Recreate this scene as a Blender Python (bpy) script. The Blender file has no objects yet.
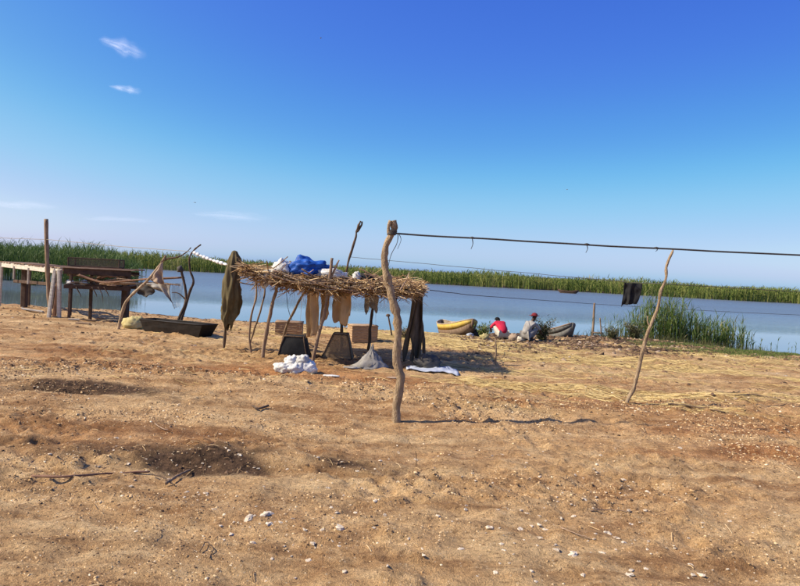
import bpy, bmesh, math, random
import numpy as np
from mathutils import Vector, Matrix, noise as mnoise

random.seed(11)
rng = np.random.default_rng(7)
scene = bpy.context.scene
col = scene.collection

# ------------------------------------------------------------------ camera
W0, H0, FPX = 800.0, 586.0, 650.0
CAM = Vector((0, 0, 2.2))
PITCH, ROLL = math.radians(2.03), math.radians(3.05)
FWD = Vector((0, math.cos(PITCH), -math.sin(PITCH)))
_r0 = Vector((1, 0, 0)); _u0 = Vector((0, math.sin(PITCH), math.cos(PITCH)))
RGT = _r0 * math.cos(ROLL) + _u0 * math.sin(ROLL)
UPV = -_r0 * math.sin(ROLL) + _u0 * math.cos(ROLL)
cd = bpy.data.cameras.new('camera'); cam = bpy.data.objects.new('camera', cd); col.objects.link(cam)
cd.sensor_fit = 'HORIZONTAL'; cd.sensor_width = 36.0; cd.lens = 36.0 * FPX / W0
cd.clip_start = 0.05; cd.clip_end = 60000
m3 = Matrix((RGT, UPV, -FWD)).transposed()
cam.matrix_world = Matrix.Translation(CAM) @ m3.to_4x4()
scene.camera = cam

# ------------------------------------------------------------------ sky and sun
SUN_EL = math.radians(41.0)
SH = math.radians(9.0)                      # shadows run to +X, a little away from the camera
to_sun = Vector((-math.cos(SUN_EL) * math.cos(SH), -math.cos(SUN_EL) * math.sin(SH), math.sin(SUN_EL)))
world = bpy.data.worlds.new('World'); scene.world = world; world.use_nodes = True
wn = world.node_tree; wn.nodes.clear()
sky = wn.nodes.new('ShaderNodeTexSky'); sky.sky_type = 'NISHITA'; sky.sun_disc = False
sky.sun_elevation = SUN_EL
sky.sun_rotation = math.atan2(to_sun.x, to_sun.y)
sky.altitude = 0; sky.air_density = 0.5; sky.dust_density = 1.0; sky.ozone_density = 0.5
KS = 0.1275                                  # the sky's own colours, graded channel by channel towards the photograph's film response
v1 = wn.nodes.new('ShaderNodeVectorMath'); v1.operation = 'SCALE'; v1.inputs['Scale'].default_value = KS
cu = wn.nodes.new('ShaderNodeRGBCurve')
for ch, pts in ((0, [(0, 0), (.11, .062), (.18, .115), (.28, .285), (.43, .53), (.5, .62), (1, 1)]), (1, [(0, 0), (.18, .197), (.26, .335), (.40, .58), (.53, .66), (.57, .71), (1, .95)]), (2, [(0, 0), (.15, .40), (.32, .73), (.45, .81), (.6, .88), (1, 1)])):
    cp = cu.mapping.curves[ch].points
    while len(cp) < len(pts): cp.new(0.5, 0.5)
    for q, p in zip(cp, pts): q.location = p
cu.mapping.update()
v2 = wn.nodes.new('ShaderNodeVectorMath'); v2.operation = 'SCALE'; v2.inputs['Scale'].default_value = 1 / KS
bg = wn.nodes.new('ShaderNodeBackground'); bg.inputs['Strength'].default_value = 0.10
wo = wn.nodes.new('ShaderNodeOutputWorld')
for a, b in ((sky.outputs[0], v1.inputs[0]), (v1.outputs[0], cu.inputs['Color']), (cu.outputs[0], v2.inputs[0]), (v2.outputs[0], bg.inputs[0]), (bg.outputs[0], wo.inputs[0])): wn.links.new(a, b)
sl = bpy.data.lights.new('sun', 'SUN'); sl.energy = 5.0; sl.angle = math.radians(0.53); sl.color = (1.0, 0.91, 0.76)
so = bpy.data.objects.new('sun', sl); col.objects.link(so)
so.rotation_euler = to_sun.to_track_quat('Z', 'Y').to_euler(); so.location = (-20, -5, 20)
scene.view_settings.view_transform = 'Standard'; scene.view_settings.look = 'None'
scene.view_settings.exposure = 0.35; scene.view_settings.gamma = 1.0
scene.view_settings.use_curve_mapping = False
scene.render.engine = 'CYCLES'

# ------------------------------------------------------------------ noise and terrain
def _hash(ix, iy, s):
    h = (ix.astype(np.int64) * 374761393 + iy.astype(np.int64) * 668265263 + s * 974634777) & 0xffffffff
    h = ((h ^ (h >> 13)) * 1274126177) & 0xffffffff
    return ((h ^ (h >> 16)) & 0xffff) / 65535.0
def vnoise(x, y, s=0):
    ix = np.floor(x); iy = np.floor(y); fx = x - ix; fy = y - iy
    fx = fx * fx * (3 - 2 * fx); fy = fy * fy * (3 - 2 * fy)
    a = _hash(ix, iy, s); b = _hash(ix + 1, iy, s); c = _hash(ix, iy + 1, s); d = _hash(ix + 1, iy + 1, s)
    return (a * (1 - fx) + b * fx) * (1 - fy) + (c * (1 - fx) + d * fx) * fy - 0.5
def fbm(x, y, s=0, o=3):
    r = 0; a = 1.0
    for k in range(o):
        r = r + a * vnoise(x, y, s + k * 17); x = x * 2.03 + 3.7; y = y * 2.03 + 1.3; a *= 0.5
    return r
def sstep(a, b, v):
    t = np.clip((v - a) / (b - a), 0, 1); return t * t * (3 - 2 * t)
WATER = -0.70
def shore(x):
    x = np.asarray(x, float)
    return 30.4 + 2.0 * sstep(-9, -14, x) + 1.5 * sstep(2, 6, x) - 1.6 * sstep(10, 15, x) + 1.2 * fbm(x * 0.16, x * 0 + 3.1, 5, 3) + 0.35 * fbm(x * 1.1, x * 0 + 8.1, 9, 2) - 0.6 * sstep(9, 14, x)
def blob(x, y, cx, cy, rx, ry, a=0.0):
    c, s = math.cos(a), math.sin(a); u = ((x - cx) * c + (y - cy) * s) / rx; v = (-(x - cx) * s + (y - cy) * c) / ry
    return np.exp(-(u * u + v * v))
def gh(x, y, fine=True):
    x = np.asarray(x, float); y = np.asarray(y, float)
    s = shore(x); t = np.clip((y - (s - 11.0)) / 11.0, 0, None)
    z = np.where(t <= 1, -0.70 * t ** 1.6, -0.70 - 0.11 * (y - s))
    z = np.maximum(z, -2.2)
    z = z + 1.75 * sstep(146, 156, y)
    near = np.clip(1 - (y - 34) / 10, 0, 1) * np.clip((y + 60) / 10, 0, 1)
    u = 0.13 * fbm(x * 0.21, y * 0.26, 1, 2) + 0.075 * fbm(x * 0.8, y * 1.1, 2, 2)
    # ruts and hollows seen in the photograph
    u = u - 0.10 * blob(x, y, -5.0, 10.2, 1.2, 0.13, -0.05) + 0.10 * blob(x, y, -4.9, 10.6, 1.2, 0.2, -0.05) + 0.02 * blob(x, y, -5.0, 9.75, 1.7, 0.3, -0.05)
    u = u - 0.11 * blob(x, y, -1.9, 6.9, 1.1, 0.2) + 0.07 * blob(x, y, -1.7, 7.35, 1.2, 0.25)
    u = u + 0.06 * blob(x, y, -3.4, 11.4, 2.3, 0.35, 0.12) - 0.05 * blob(x, y, -1.6, 9.2, 1.3, 0.15, 0.1)
    if fine:
        u = u + 0.06 * fbm(x * 3.1, y * 3.6, 3, 4)
        cl = vnoise(x * 8.3, y * 9.1, 31) + 0.6 * vnoise(x * 17.1, y * 18.7, 33)
        u = u + 0.05 * np.maximum(cl, -0.2) * (0.4 + 1.6 * sstep(-0.1, 0.3, fbm(x * 0.6, y * 0.9, 41, 2)))
        u = u + 0.10 * np.maximum(vnoise(x * 2.1, y * 2.6, 51), 0) * sstep(s - 5.0, s - 2.2, y)
    return z + u * near
def g(x, y): return float(gh(x, y))
def ray(px, py): return (FWD + RGT * ((px - 400) / FPX) - UPV * ((py - 293) / FPX))
def P(px, py, d):
    r = ray(px, py); return CAM + r * (d / r.y)
_TS = np.geomspace(2.5, 60, 1400)
def G(px, py):
    r = ray(px, py); k = _TS; d = CAM.z + r.z * k - gh(r.x * k, r.y * k); i = int(np.argmax(d <= 0)) if (d <= 0).any() else len(k) - 1
    f = d[i - 1] / (d[i - 1] - d[i]) if i and d[i - 1] != d[i] else 0; t = k[i - 1] + (k[i] - k[i - 1]) * f
    x, y = r.x * t, r.y * t; return Vector((x, y, g(x, y)))

# ------------------------------------------------------------------ materials
def nodes(name):
    m = bpy.data.materials.new(name); m.use_nodes = True; nt = m.node_tree
    return m, nt, nt.nodes['Principled BSDF'], nt.nodes['Material Output']
def N(nt, t, **kw):
    n = nt.nodes.new(t)
    for k, v in kw.items():
        if k in n.inputs: n.inputs[k].default_value = v
        else: setattr(n, k, v)
    return n
def ramp(nt, stops, fac=None):
    r = nt.nodes.new('ShaderNodeValToRGB'); e = r.color_ramp.elements
    while len(e) < len(stops): e.new(0.5)
    for i, (p, c) in enumerate(stops): e[i].position = p; e[i].color = (*c, 1)
    if fac is not None: nt.links.new(fac, r.inputs[0])
    return r
def mixc(nt, fac, a, b, mode='MIX'):
    m = nt.nodes.new('ShaderNodeMix'); m.data_type = 'RGBA'; m.blend_type = mode
    for sock, v in ((m.inputs[0], fac), (m.inputs[6], a), (m.inputs[7], b)):
        if hasattr(v, 'is_output'): nt.links.new(v, sock)
        elif isinstance(v, (int, float)): sock.default_value = v
        else: sock.default_value = (*v, 1)
    return m.outputs[2]
def surf(name, c1, c2, scale=6.0, rough=0.9, bump=0.3, stretch=(1, 1, 1), bscale=None, dist=0.01, c3=None):
    m, nt, b, out = nodes(name)
    tc = N(nt, 'ShaderNodeTexCoord'); mp = N(nt, 'ShaderNodeMapping'); mp.inputs['Scale'].default_value = stretch
    nt.links.new(tc.outputs['Object'], mp.inputs[0])
    n1 = N(nt, 'ShaderNodeTexNoise', Scale=scale, Detail=5.0, Roughness=0.65); nt.links.new(mp.outputs[0], n1.inputs['Vector'])
    st = [(0.3, c1), (0.7, c2)]
    if c3: st = [(0.25, c1), (0.55, c2), (0.75, c3)]
    r = ramp(nt, st, n1.outputs['Fac'])
    oi = N(nt, 'ShaderNodeObjectInfo'); mr = N(nt, 'ShaderNodeMapRange'); mr.inputs['To Min'].default_value = 0.8; mr.inputs['To Max'].default_value = 1.15
    nt.links.new(oi.outputs['Random'], mr.inputs['Value'])
    hv = N(nt, 'ShaderNodeHueSaturation'); nt.links.new(r.outputs[0], hv.inputs['Color']); nt.links.new(mr.outputs[0], hv.inputs['Value'])
    nt.links.new(hv.outputs[0], b.inputs['Base Color'])
    b.inputs['Roughness'].default_value = rough; b.inputs['Specular IOR Level'].default_value = 0.25
    n2 = N(nt, 'ShaderNodeTexNoise', Scale=bscale or scale * 4, Detail=4.0); nt.links.new(mp.outputs[0], n2.inputs['Vector'])
    bp = N(nt, 'ShaderNodeBump', Strength=bump, Distance=dist); nt.links.new(n2.outputs['Fac'], bp.inputs['Height']); nt.links.new(bp.outputs[0], b.inputs['Normal'])
    return m
def island(name, stops, rough=0.8, transl=0.0, vary=0.0):
    m, nt, b, out = nodes(name)
    ge = N(nt, 'ShaderNodeNewGeometry'); fac = ge.outputs['Random Per Island']
    if vary:
        tc = N(nt, 'ShaderNodeTexCoord'); n1 = N(nt, 'ShaderNodeTexNoise', Scale=vary, Detail=4.0); nt.links.new(tc.outputs['Object'], n1.inputs['Vector'])
        ma = N(nt, 'ShaderNodeMath', operation='MULTIPLY_ADD'); ma.inputs[1].default_value = 2.2; ma.inputs[2].default_value = -0.6; nt.links.new(n1.outputs['Fac'], ma.inputs[0])
        mb_ = N(nt, 'ShaderNodeMix'); mb_.inputs[0].default_value = 0.5; nt.links.new(ma.outputs[0], mb_.inputs[2]); nt.links.new(fac, mb_.inputs[3]); fac = mb_.outputs[0]
    r = ramp(nt, stops, fac)
    nt.links.new(r.outputs[0], b.inputs['Base Color']); b.inputs['Roughness'].default_value = rough; b.inputs['Specular IOR Level'].default_value = 0.25
    if transl:
        t = N(nt, 'ShaderNodeBsdfTranslucent'); nt.links.new(r.outputs[0], t.inputs[0])
        mx = N(nt, 'ShaderNodeMixShader'); mx.inputs[0].default_value = transl
        nt.links.new(b.outputs[0], mx.inputs[1]); nt.links.new(t.outputs[0], mx.inputs[2]); nt.links.new(mx.outputs[0], out.inputs[0])
    return m
def net_mat(name, c, hole=0.45):
    m, nt, b, out = nodes(name); b.inputs['Base Color'].default_value = (*c, 1); b.inputs['Roughness'].default_value = 0.9
    tc = N(nt, 'ShaderNodeTexCoord'); n1 = N(nt, 'ShaderNodeTexNoise', Scale=160.0, Detail=2.0); nt.links.new(tc.outputs['Object'], n1.inputs['Vector'])
    r = ramp(nt, [(hole - 0.04, (0, 0, 0)), (hole + 0.04, (1, 1, 1))], n1.outputs['Fac'])
    t = N(nt, 'ShaderNodeBsdfTransparent'); mx = N(nt, 'ShaderNodeMixShader')
    nt.links.new(r.outputs[0], mx.inputs[0]); nt.links.new(t.outputs[0], mx.inputs[1]); nt.links.new(b.outputs[0], mx.inputs[2]); nt.links.new(mx.outputs[0], out.inputs[0])
    return m
M = {}
M['stick'] = surf('weathered_stick', (0.16, 0.10, 0.06), (0.36, 0.25, 0.16), 5, 0.85, 0.5, (3, 3, 0.6), dist=0.02)
M['pole'] = surf('pale_pole', (0.14, 0.09, 0.05), (0.42, 0.30, 0.18), 7, 0.85, 0.9, (2.5, 2.5, 0.8), dist=0.03, c3=(0.58, 0.45, 0.29))
M['dark_stick'] = surf('dark_stick', (0.06, 0.04, 0.025), (0.17, 0.11, 0.07), 6, 0.85, 0.5, (3, 3, 0.6), dist=0.02)
M['white_wood'] = surf('whitewashed_wood', (0.42, 0.36, 0.28), (0.68, 0.62, 0.52), 5, 0.8, 0.3, (1, 1, 3))
M['brown_wood'] = surf('brown_wood', (0.12, 0.06, 0.04), (0.27, 0.15, 0.09), 5, 0.85, 0.4, (1, 4, 1))
M['dark_wood'] = surf('dark_wood', (0.05, 0.03, 0.02), (0.12, 0.075, 0.05), 5, 0.85, 0.4, (1, 4, 1))
M['tan_wood'] = surf('tan_wood', (0.25, 0.16, 0.10), (0.42, 0.29, 0.19), 5, 0.85, 0.4, (1, 4, 1))
M['rope'] = surf('dark_rope', (0.05, 0.045, 0.045), (0.10, 0.09, 0.08), 40, 0.9, 0.3)
M['pale_rope'] = surf('pale_rope', (0.30, 0.26, 0.20), (0.42, 0.37, 0.30), 40, 0.9, 0.3)
M['white_cloth'] = surf('white_cloth', (0.50, 0.48, 0.43), (0.76, 0.73, 0.67), 6, 0.9, 0.6, bscale=9, dist=0.05)
M['blue'] = surf('blue_sack', (0.010, 0.05, 0.24), (0.025, 0.12, 0.46), 6, 0.55, 0.5, bscale=9, dist=0.03)
M['olive'] = surf('olive_cloth', (0.060, 0.048, 0.022), (0.155, 0.120, 0.058), 5, 0.9, 0.5, (1, 1, 0.5), bscale=12, dist=0.02)
M['burlap'] = surf('burlap', (0.46, 0.30, 0.13), (0.74, 0.54, 0.28), 4, 0.9, 0.4, (2, 2, 0.6), bscale=14, dist=0.015)
_m = M['burlap']; _nt = _m.node_tree; _b = _nt.nodes['Principled BSDF']; _t = N(_nt, 'ShaderNodeBsdfTranslucent'); _t.inputs[0].default_value = (0.75, 0.52, 0.26, 1); _x = N(_nt, 'ShaderNodeMixShader'); _x.inputs[0].default_value = 0.4
_nt.links.new(_b.outputs[0], _x.inputs[1]); _nt.links.new(_t.outputs[0], _x.inputs[2]); _nt.links.new(_x.outputs[0], _nt.nodes['Material Output'].inputs[0])
M['tan_cloth'] = surf('tan_cloth', (0.34, 0.24, 0.16), (0.52, 0.39, 0.28), 5, 0.9, 0.3, bscale=15, dist=0.01)
M['grey_cloth'] = surf('grey_cloth', (0.20, 0.18, 0.16), (0.40, 0.37, 0.33), 5, 0.9, 0.35, bscale=14, dist=0.01)
M['dark_cloth'] = surf('dark_grey_cloth', (0.05, 0.045, 0.04), (0.12, 0.105, 0.09), 4, 0.9, 0.35, bscale=14, dist=0.01)
M['old_net'] = surf('old_net', (0.06, 0.042, 0.026), (0.17, 0.125, 0.08), 6, 0.95, 0.7, (2, 2, .5), bscale=18, dist=0.02)
M['black_cloth'] = surf('black_cloth', (0.008, 0.008, 0.009), (0.022, 0.021, 0.022), 5, 0.8, 0.4, bscale=14, dist=0.01)
M['pale_sheet'] = surf('pale_blue_sheet', (0.40, 0.44, 0.52), (0.62, 0.65, 0.72), 4, 0.7, 0.4, bscale=10, dist=0.02)
M['yellow_sack'] = surf('yellow_sack', (0.36, 0.28, 0.10), (0.56, 0.48, 0.24), 5, 0.85, 0.5, bscale=10, dist=0.02)
M['trough'] = surf('dark_metal', (0.008, 0.007, 0.007), (0.026, 0.019, 0.015), 5, 0.6, 0.3)
M['box'] = surf('straw_box', (0.26, 0.16, 0.09), (0.50, 0.34, 0.19), 9, 0.9, 0.7, (1, 1, 4), bscale=24, dist=0.02)
M['box_dark'] = surf('brown_box', (0.24, 0.14, 0.08), (0.42, 0.27, 0.15), 9, 0.9, 0.7, (1, 1, 4), bscale=24, dist=0.02)
M['concrete'] = surf('concrete', (0.36, 0.33, 0.29), (0.52, 0.48, 0.42), 6, 0.9, 0.4)
M['stone'] = surf('pale_stone', (0.48, 0.37, 0.25), (0.78, 0.66, 0.50), 2.5, 0.9, 0.15, dist=0.001)
M['boat_yellow'] = surf('yellow_paint', (0.40, 0.26, 0.05), (0.58, 0.40, 0.08), 5, 0.8, 0.4, c3=(0.46, 0.34, 0.18))
M['boat_hull'] = surf('boat_hull', (0.12, 0.075, 0.045), (0.25, 0.17, 0.11), 5, 0.85, 0.4, (1, 3, 1))
M['boat_in'] = surf('boat_inside', (0.24, 0.17, 0.11), (0.46, 0.37, 0.26), 5, 0.85, 0.3, (1, 3, 1))
M['boat_grey'] = surf('boat_grey', (0.09, 0.085, 0.075), (0.20, 0.185, 0.16), 5, 0.85, 0.4, (1, 3, 1))
M['skin'] = surf('skin', (0.045, 0.024, 0.015), (0.065, 0.036, 0.023), 8, 0.6, 0.1)
M['red'] = surf('red_shirt', (0.50, 0.012, 0.045), (0.68, 0.03, 0.075), 6, 0.85, 0.5, bscale=16, dist=0.02)
M['cream'] = surf('cream_cloth', (0.50, 0.44, 0.34), (0.66, 0.60, 0.48), 6, 0.85, 0.4, bscale=16, dist=0.02)
M['hat'] = surf('hat', (0.11, 0.012, 0.016), (0.22, 0.025, 0.028), 9, 0.85, 0.3)
M['hair'] = surf('hair', (0.008, 0.006, 0.005), (0.015, 0.012, 0.01), 30, 0.9, 0.5)
M['eye'] = surf('eye', (0.5, 0.5, 0.48), (0.6, 0.6, 0.58), 3, 0.3, 0.0)
M['float'] = surf('float', (0.62, 0.62, 0.60), (0.80, 0.80, 0.78), 9, 0.6, 0.1)
M['bird'] = surf('bird', (0.22, 0.22, 0.23), (0.38, 0.38, 0.38), 9, 0.8, 0.1)
M['net'] = net_mat('brown_net', (0.20, 0.13, 0.075), 0.52)
M['net_trap'] = net_mat('trap_net', (0.30, 0.20, 0.11), 0.44)
M['net_dark'] = net_mat('dark_net', (0.030, 0.025, 0.02), 0.38)
M['net_grey'] = net_mat('grey_net', (0.25, 0.24, 0.22), 0.53)
M['reed'] = island('reed', [(0.0, (0.06, 0.115, 0.022)), (0.35, (0.12, 0.20, 0.042)), (0.7, (0.20, 0.27, 0.07)), (0.9, (0.32, 0.31, 0.11)), (1.0, (0.48, 0.40, 0.2))], 0.55, 0.42)
M['reed_left'] = island('reed_left', [(0.0, (0.035, 0.07, 0.018)), (0.4, (0.075, 0.13, 0.03)), (0.75, (0.13, 0.18, 0.05)), (1.0, (0.28, 0.25, 0.12))], 0.6, 0.3, 0.25)
M['reed_far'] = island('reed_far', [(0.1, (0.06, 0.10, 0.018)), (0.4, (0.15, 0.20, 0.04)), (0.65, (0.26, 0.28, 0.07)), (0.9, (0.42, 0.36, 0.14))], 0.7, 0.3, 0.16)
M['grass'] = island('grass', [(0.0, (0.07, 0.12, 0.022)), (0.6, (0.13, 0.185, 0.04)), (1.0, (0.28, 0.26, 0.10))], 0.7, 0.25)
M['brush'] = island('brush', [(0.0, (0.045, 0.055, 0.02)), (0.5, (0.085, 0.10, 0.035)), (1.0, (0.19, 0.155, 0.075))], 0.8, 0.2)
M['straw'] = island('straw', [(0.0, (0.22, 0.13, 0.05)), (0.5, (0.54, 0.38, 0.14)), (1.0, (0.74, 0.57, 0.26))], 0.8)
M['thatch'] = island('thatch', [(0.0, (0.10, 0.055, 0.025)), (0.45, (0.36, 0.21, 0.09)), (0.8, (0.62, 0.42, 0.20)), (1.0, (0.74, 0.56, 0.32))], 0.8)
M['pebble'] = island('pebble', [(0.0, (0.06, 0.035, 0.02)), (0.3, (0.26, 0.15, 0.07)), (0.7, (0.52, 0.33, 0.15)), (0.95, (0.70, 0.50, 0.27)), (1.0, (0.78, 0.66, 0.46))], 0.9)
M['clod'] = island('clod', [(0.0, (0.05, 0.03, 0.018)), (0.5, (0.13, 0.075, 0.042)), (0.88, (0.26, 0.16, 0.09)), (1.0, (0.50, 0.39, 0.28))], 0.95)

# ------------------------------------------------------------------ helpers
def tag(o, label=None, cat=None, group=None, kind=None):
    if label: o['label'] = label
    if cat: o['category'] = cat
    if group: o['group'] = group
    if kind: o['kind'] = kind
    return o
def thing(name, loc, label, cat, group=None):
    o = bpy.data.objects.new(name, None); col.objects.link(o); o.location = loc; o.empty_display_size = 0.1
    return tag(o, label, cat, group)
def np_mesh(name, V, F, mat, smooth=False):
    V = np.asarray(V, np.float32); F = np.asarray(F, np.int32)
    me = bpy.data.meshes.new(name); k = F.shape[1]
    me.vertices.add(len(V)); me.vertices.foreach_set('co', V.ravel())
    me.loops.add(F.size); me.loops.foreach_set('vertex_index', F.ravel())
    me.polygons.add(len(F)); me.polygons.foreach_set('loop_start', np.arange(0, F.size, k, dtype=np.int32))
    try: me.polygons.foreach_set('loop_total', np.full(len(F), k, np.int32))
    except Exception: pass
    if smooth: me.polygons.foreach_set('use_smooth', np.ones(len(F), bool))
    me.update(calc_edges=True); me.validate()
    if mat: me.materials.append(mat)
    return me
class MB:
    def __init__(s): s.v = []; s.f = []
    def tube(s, pts, r, n=8, rough=0.0, cap=True, seed=0):
        pts = [Vector(p) for p in pts]; rs = r if isinstance(r, (list, tuple)) else [r] * len(pts)
        b = len(s.v); prev = None
        for i, p in enumerate(pts):
            t = (pts[min(i + 1, len(pts) - 1)] - pts[max(i - 1, 0)]).normalized()
            if prev is None:
                a = Vector((0, 1, 0)) if abs(t.y) < 0.8 else Vector((1, 0, 0)); u = t.cross(a).normalized()
            else: u = (prev - t * prev.dot(t)).normalized()
            prev = u; w = t.cross(u)
            for k in range(n):
                an = 2 * math.pi * k / n; rr = rs[i]
                if rough: rr *= 1 + rough * mnoise.noise(Vector((math.cos(an) * 1.3 + seed, math.sin(an) * 1.3, i * 0.45 + seed)))
                s.v.append(p + (u * math.cos(an) + w * math.sin(an)) * rr)
            if i:
                for k in range(n):
                    k2 = (k + 1) % n; s.f.append((b + (i - 1) * n + k, b + (i - 1) * n + k2, b + i * n + k2, b + i * n + k))
        if cap:
            s.f.append(tuple(b + k for k in reversed(range(n)))); e = b + (len(pts) - 1) * n; s.f.append(tuple(e + k for k in range(n)))
        return s
    def bar(s, a, b, w, h, up=(0, 0, 1), taper=1.0):
        a = Vector(a); b = Vector(b); t = (b - a).normalized(); up = Vector(up)
        x = t.cross(up).normalized(); z = x.cross(t).normalized(); i = len(s.v); ch = min(w, h) * 0.18
        for p, k in ((a, 1.0), (b, taper)):
            for (sx, sz, dx, dz) in ((-1, -1, ch, 0), (1, -1, -ch, 0), (1, -1, 0, ch), (1, 1, 0, -ch), (1, 1, -ch, 0), (-1, 1, ch, 0), (-1, 1, 0, -ch), (-1, -1, 0, ch)):
                s.v.append(p + x * (sx * w / 2 * k + dx) + z * (sz * h / 2 * k + dz))
        for k in range(8):
            k2 = (k + 1) % 8; s.f.append((i + k, i + k2, i + 8 + k2, i + 8 + k))
        s.f.append(tuple(i + k for k in reversed(range(8)))); s.f.append(tuple(i + 8 + k for k in range(8)))
        return s
    def grid(s, rows, close=False):
        b = len(s.v); n = len(rows[0])
        for r in rows: s.v.extend(Vector(p) for p in r)
        for i in range(len(rows) - 1):
            for k in range(n if close else n - 1):
                k2 = (k + 1) % n; s.f.append((b + i * n + k, b + i * n + k2, b + (i + 1) * n + k2, b + (i + 1) * n + k))
        return s
    def build(s, name, mat, parent=None, smooth=True, solid=0.0):
        off = parent_world(parent)
        me = bpy.data.meshes.new(name)
        if parent is None:
            lo = Vector((sum(v.x for v in s.v) / len(s.v), sum(v.y for v in s.v) / len(s.v), min(v.z for v in s.v)))
        else: lo = off
        me.from_pydata([tuple(v - lo) for v in s.v], [], s.f); me.materials.append(mat)
        if smooth: me.polygons.foreach_set('use_smooth', [True] * len(me.polygons))
        o = bpy.data.objects.new(name, me); col.objects.link(o)
        if parent: o.parent = parent
        else: o.location = lo
        if solid:
            md = o.modifiers.new('thickness', 'SOLIDIFY'); md.thickness = solid; md.offset = 0
        return o
def parent_world(p):
    v = Vector((0, 0, 0))
    while p: v += p.location; p = p.parent
    return v
def spline(pts, n):
    pts = [Vector(p) for p in pts]; out = []; m = len(pts) - 1
    for i in range(n + 1):
        t = i / n * m; k = min(int(t), m - 1); f = t - k
        p0 = pts[max(k - 1, 0)]; p1 = pts[k]; p2 = pts[k + 1]; p3 = pts[min(k + 2, m)]
        out.append(0.5 * ((2 * p1) + (p2 - p0) * f + (2 * p0 - 5 * p1 + 4 * p2 - p3) * f * f + (3 * p1 - p0 - 3 * p2 + p3) * f ** 3))
    return out
def stick(mb, pts, r0, r1, n=20, seg=8, wob=0.0, rough=0.35, seed=None):
    seed = random.random() * 50 if seed is None else seed
    ps = spline(pts, n)
    for i, p in enumerate(ps):
        if 0 < i < n and wob: p += mnoise.noise_vector(Vector((i * 0.35, seed, 0))) * wob
    rs = [r0 + (r1 - r0) * i / n + r0 * 0.25 * mnoise.noise(Vector((i * 0.6, seed, 3))) for i in range(n + 1)]
    return mb.tube(ps, rs, seg, rough, seed=seed)
def lump(c, s, seed, amp=0.18, freq=1.6, n=24, m=16, flat=0.25, shape=None, mb=None, ridges=0.0):
    mb = mb or MB(); c = Vector(c); rows = []
    for i in range(m + 1):
        ph = math.pi * i / m; row = []
        for k in range(n):
            th = 2 * math.pi * k / n; d = Vector((math.sin(ph) * math.cos(th), math.sin(ph) * math.sin(th), -math.cos(ph)))
            q = d * freq + Vector((seed, seed * 0.7, 0))
            f = 1 + amp * (mnoise.noise(q) + 0.5 * mnoise.noise(q * 2.3)) + ridges * (abs(mnoise.noise(q * 1.7)) - 0.2)
            p = Vector((d.x * s[0] * f, d.y * s[1] * f, d.z * s[2] * f))
            if shape: p = shape(p, d)
            if p.z < -s[2] * flat: p.z = -s[2] * flat + (p.z + s[2] * flat) * 0.08
            p.z += s[2] * flat; row.append(c + p)
        rows.append(row)
    return mb.grid(rows, close=True)
def drape(top, drop, folds, amp, seed, nx=26, nz=18, nrm=None, hem=0.06, taper=1.0, sway=(0, 0, 0), mb=None):
    """a sheet hung from a 3-D line: folds deepen towards an uneven hem"""
    mb = mb or MB(); ps = spline(top, nx); rows = []
    ax = (ps[-1] - ps[0]).normalized(); nr = Vector(nrm) if nrm else ax.cross(Vector((0, 0, 1))).normalized(); mid = (ps[0] + ps[-1]) / 2
    for j in range(nz + 1):
        t = j / nz; row = []
        for i, p in enumerate(ps):
            u = i / nx; dl = drop(u) if callable(drop) else drop
            dl *= 1 + hem * mnoise.noise(Vector((u * 6, seed, 1)))
            q = p.copy(); tp = 1 + (taper - 1) * t; q += ax * ((p - mid).dot(ax) * (tp - 1))
            w = math.sin(u * folds * 2 * math.pi + 2.5 * mnoise.noise(Vector((u * 3, t * 1.6, seed))) + seed)
            q += nr * (amp * (0.25 + 0.9 * t) * w + amp * 1.3 * mnoise.noise(Vector((u * 3.5, t * 3, seed + 7))))
            q += Vector(sway) * t * t; q.z -= dl * t; row.append(q)
        rows.append(row)
    return mb.grid(rows)
def cable(pts, r, n=40, sag=0.0):
    ps = []
    for a, b in zip(pts[:-1], pts[1:]):
        a = Vector(a); b = Vector(b)
        for i in range(n):
            t = i / n; p = a.lerp(b, t); p.z -= sag * 4 * t * (1 - t) + 0.008 * mnoise.noise(Vector((t * 14, a.x, 0))); ps.append(p)
    ps.append(Vector(pts[-1])); return MB().tube(ps, r, 6)

# ------------------------------------------------------------------ the setting: ground and water
def axis(parts):
    a = [parts[0][0]]
    for s, e, st in parts:
        k = max(1, int(round((e - s) / st))); a += list(np.linspace(s, e, k + 1)[1:])
    return np.array(a)
xs = axis([(-4000, -800, 800), (-800, -120, 170), (-120, -40, 10), (-40, -20, 0.8), (-20, -8, 0.11), (-8, 8, 0.042), (8, 20, 0.11), (20, 40, 0.8), (40, 120, 10), (120, 800, 170), (800, 4000, 800)])
ys = axis([(-600, -40, 140), (-40, -4, 3), (-4, 2.6, 0.3), (2.6, 9, 0.034), (9, 16, 0.06), (16, 33, 0.11), (33, 50, 1.0), (50, 140, 15), (140, 160, 2), (160, 400, 60), (400, 6000, 1400)])
X, Y = np.meshgrid(xs, ys)
Z = gh(X, Y)
nx_, ny_ = len(xs), len(ys)
idx = np.arange(nx_ * ny_).reshape(ny_, nx_)
F = np.stack([idx[:-1, :-1], idx[:-1, 1:], idx[1:, 1:], idx[1:, :-1]], -1).reshape(-1, 4)

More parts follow.
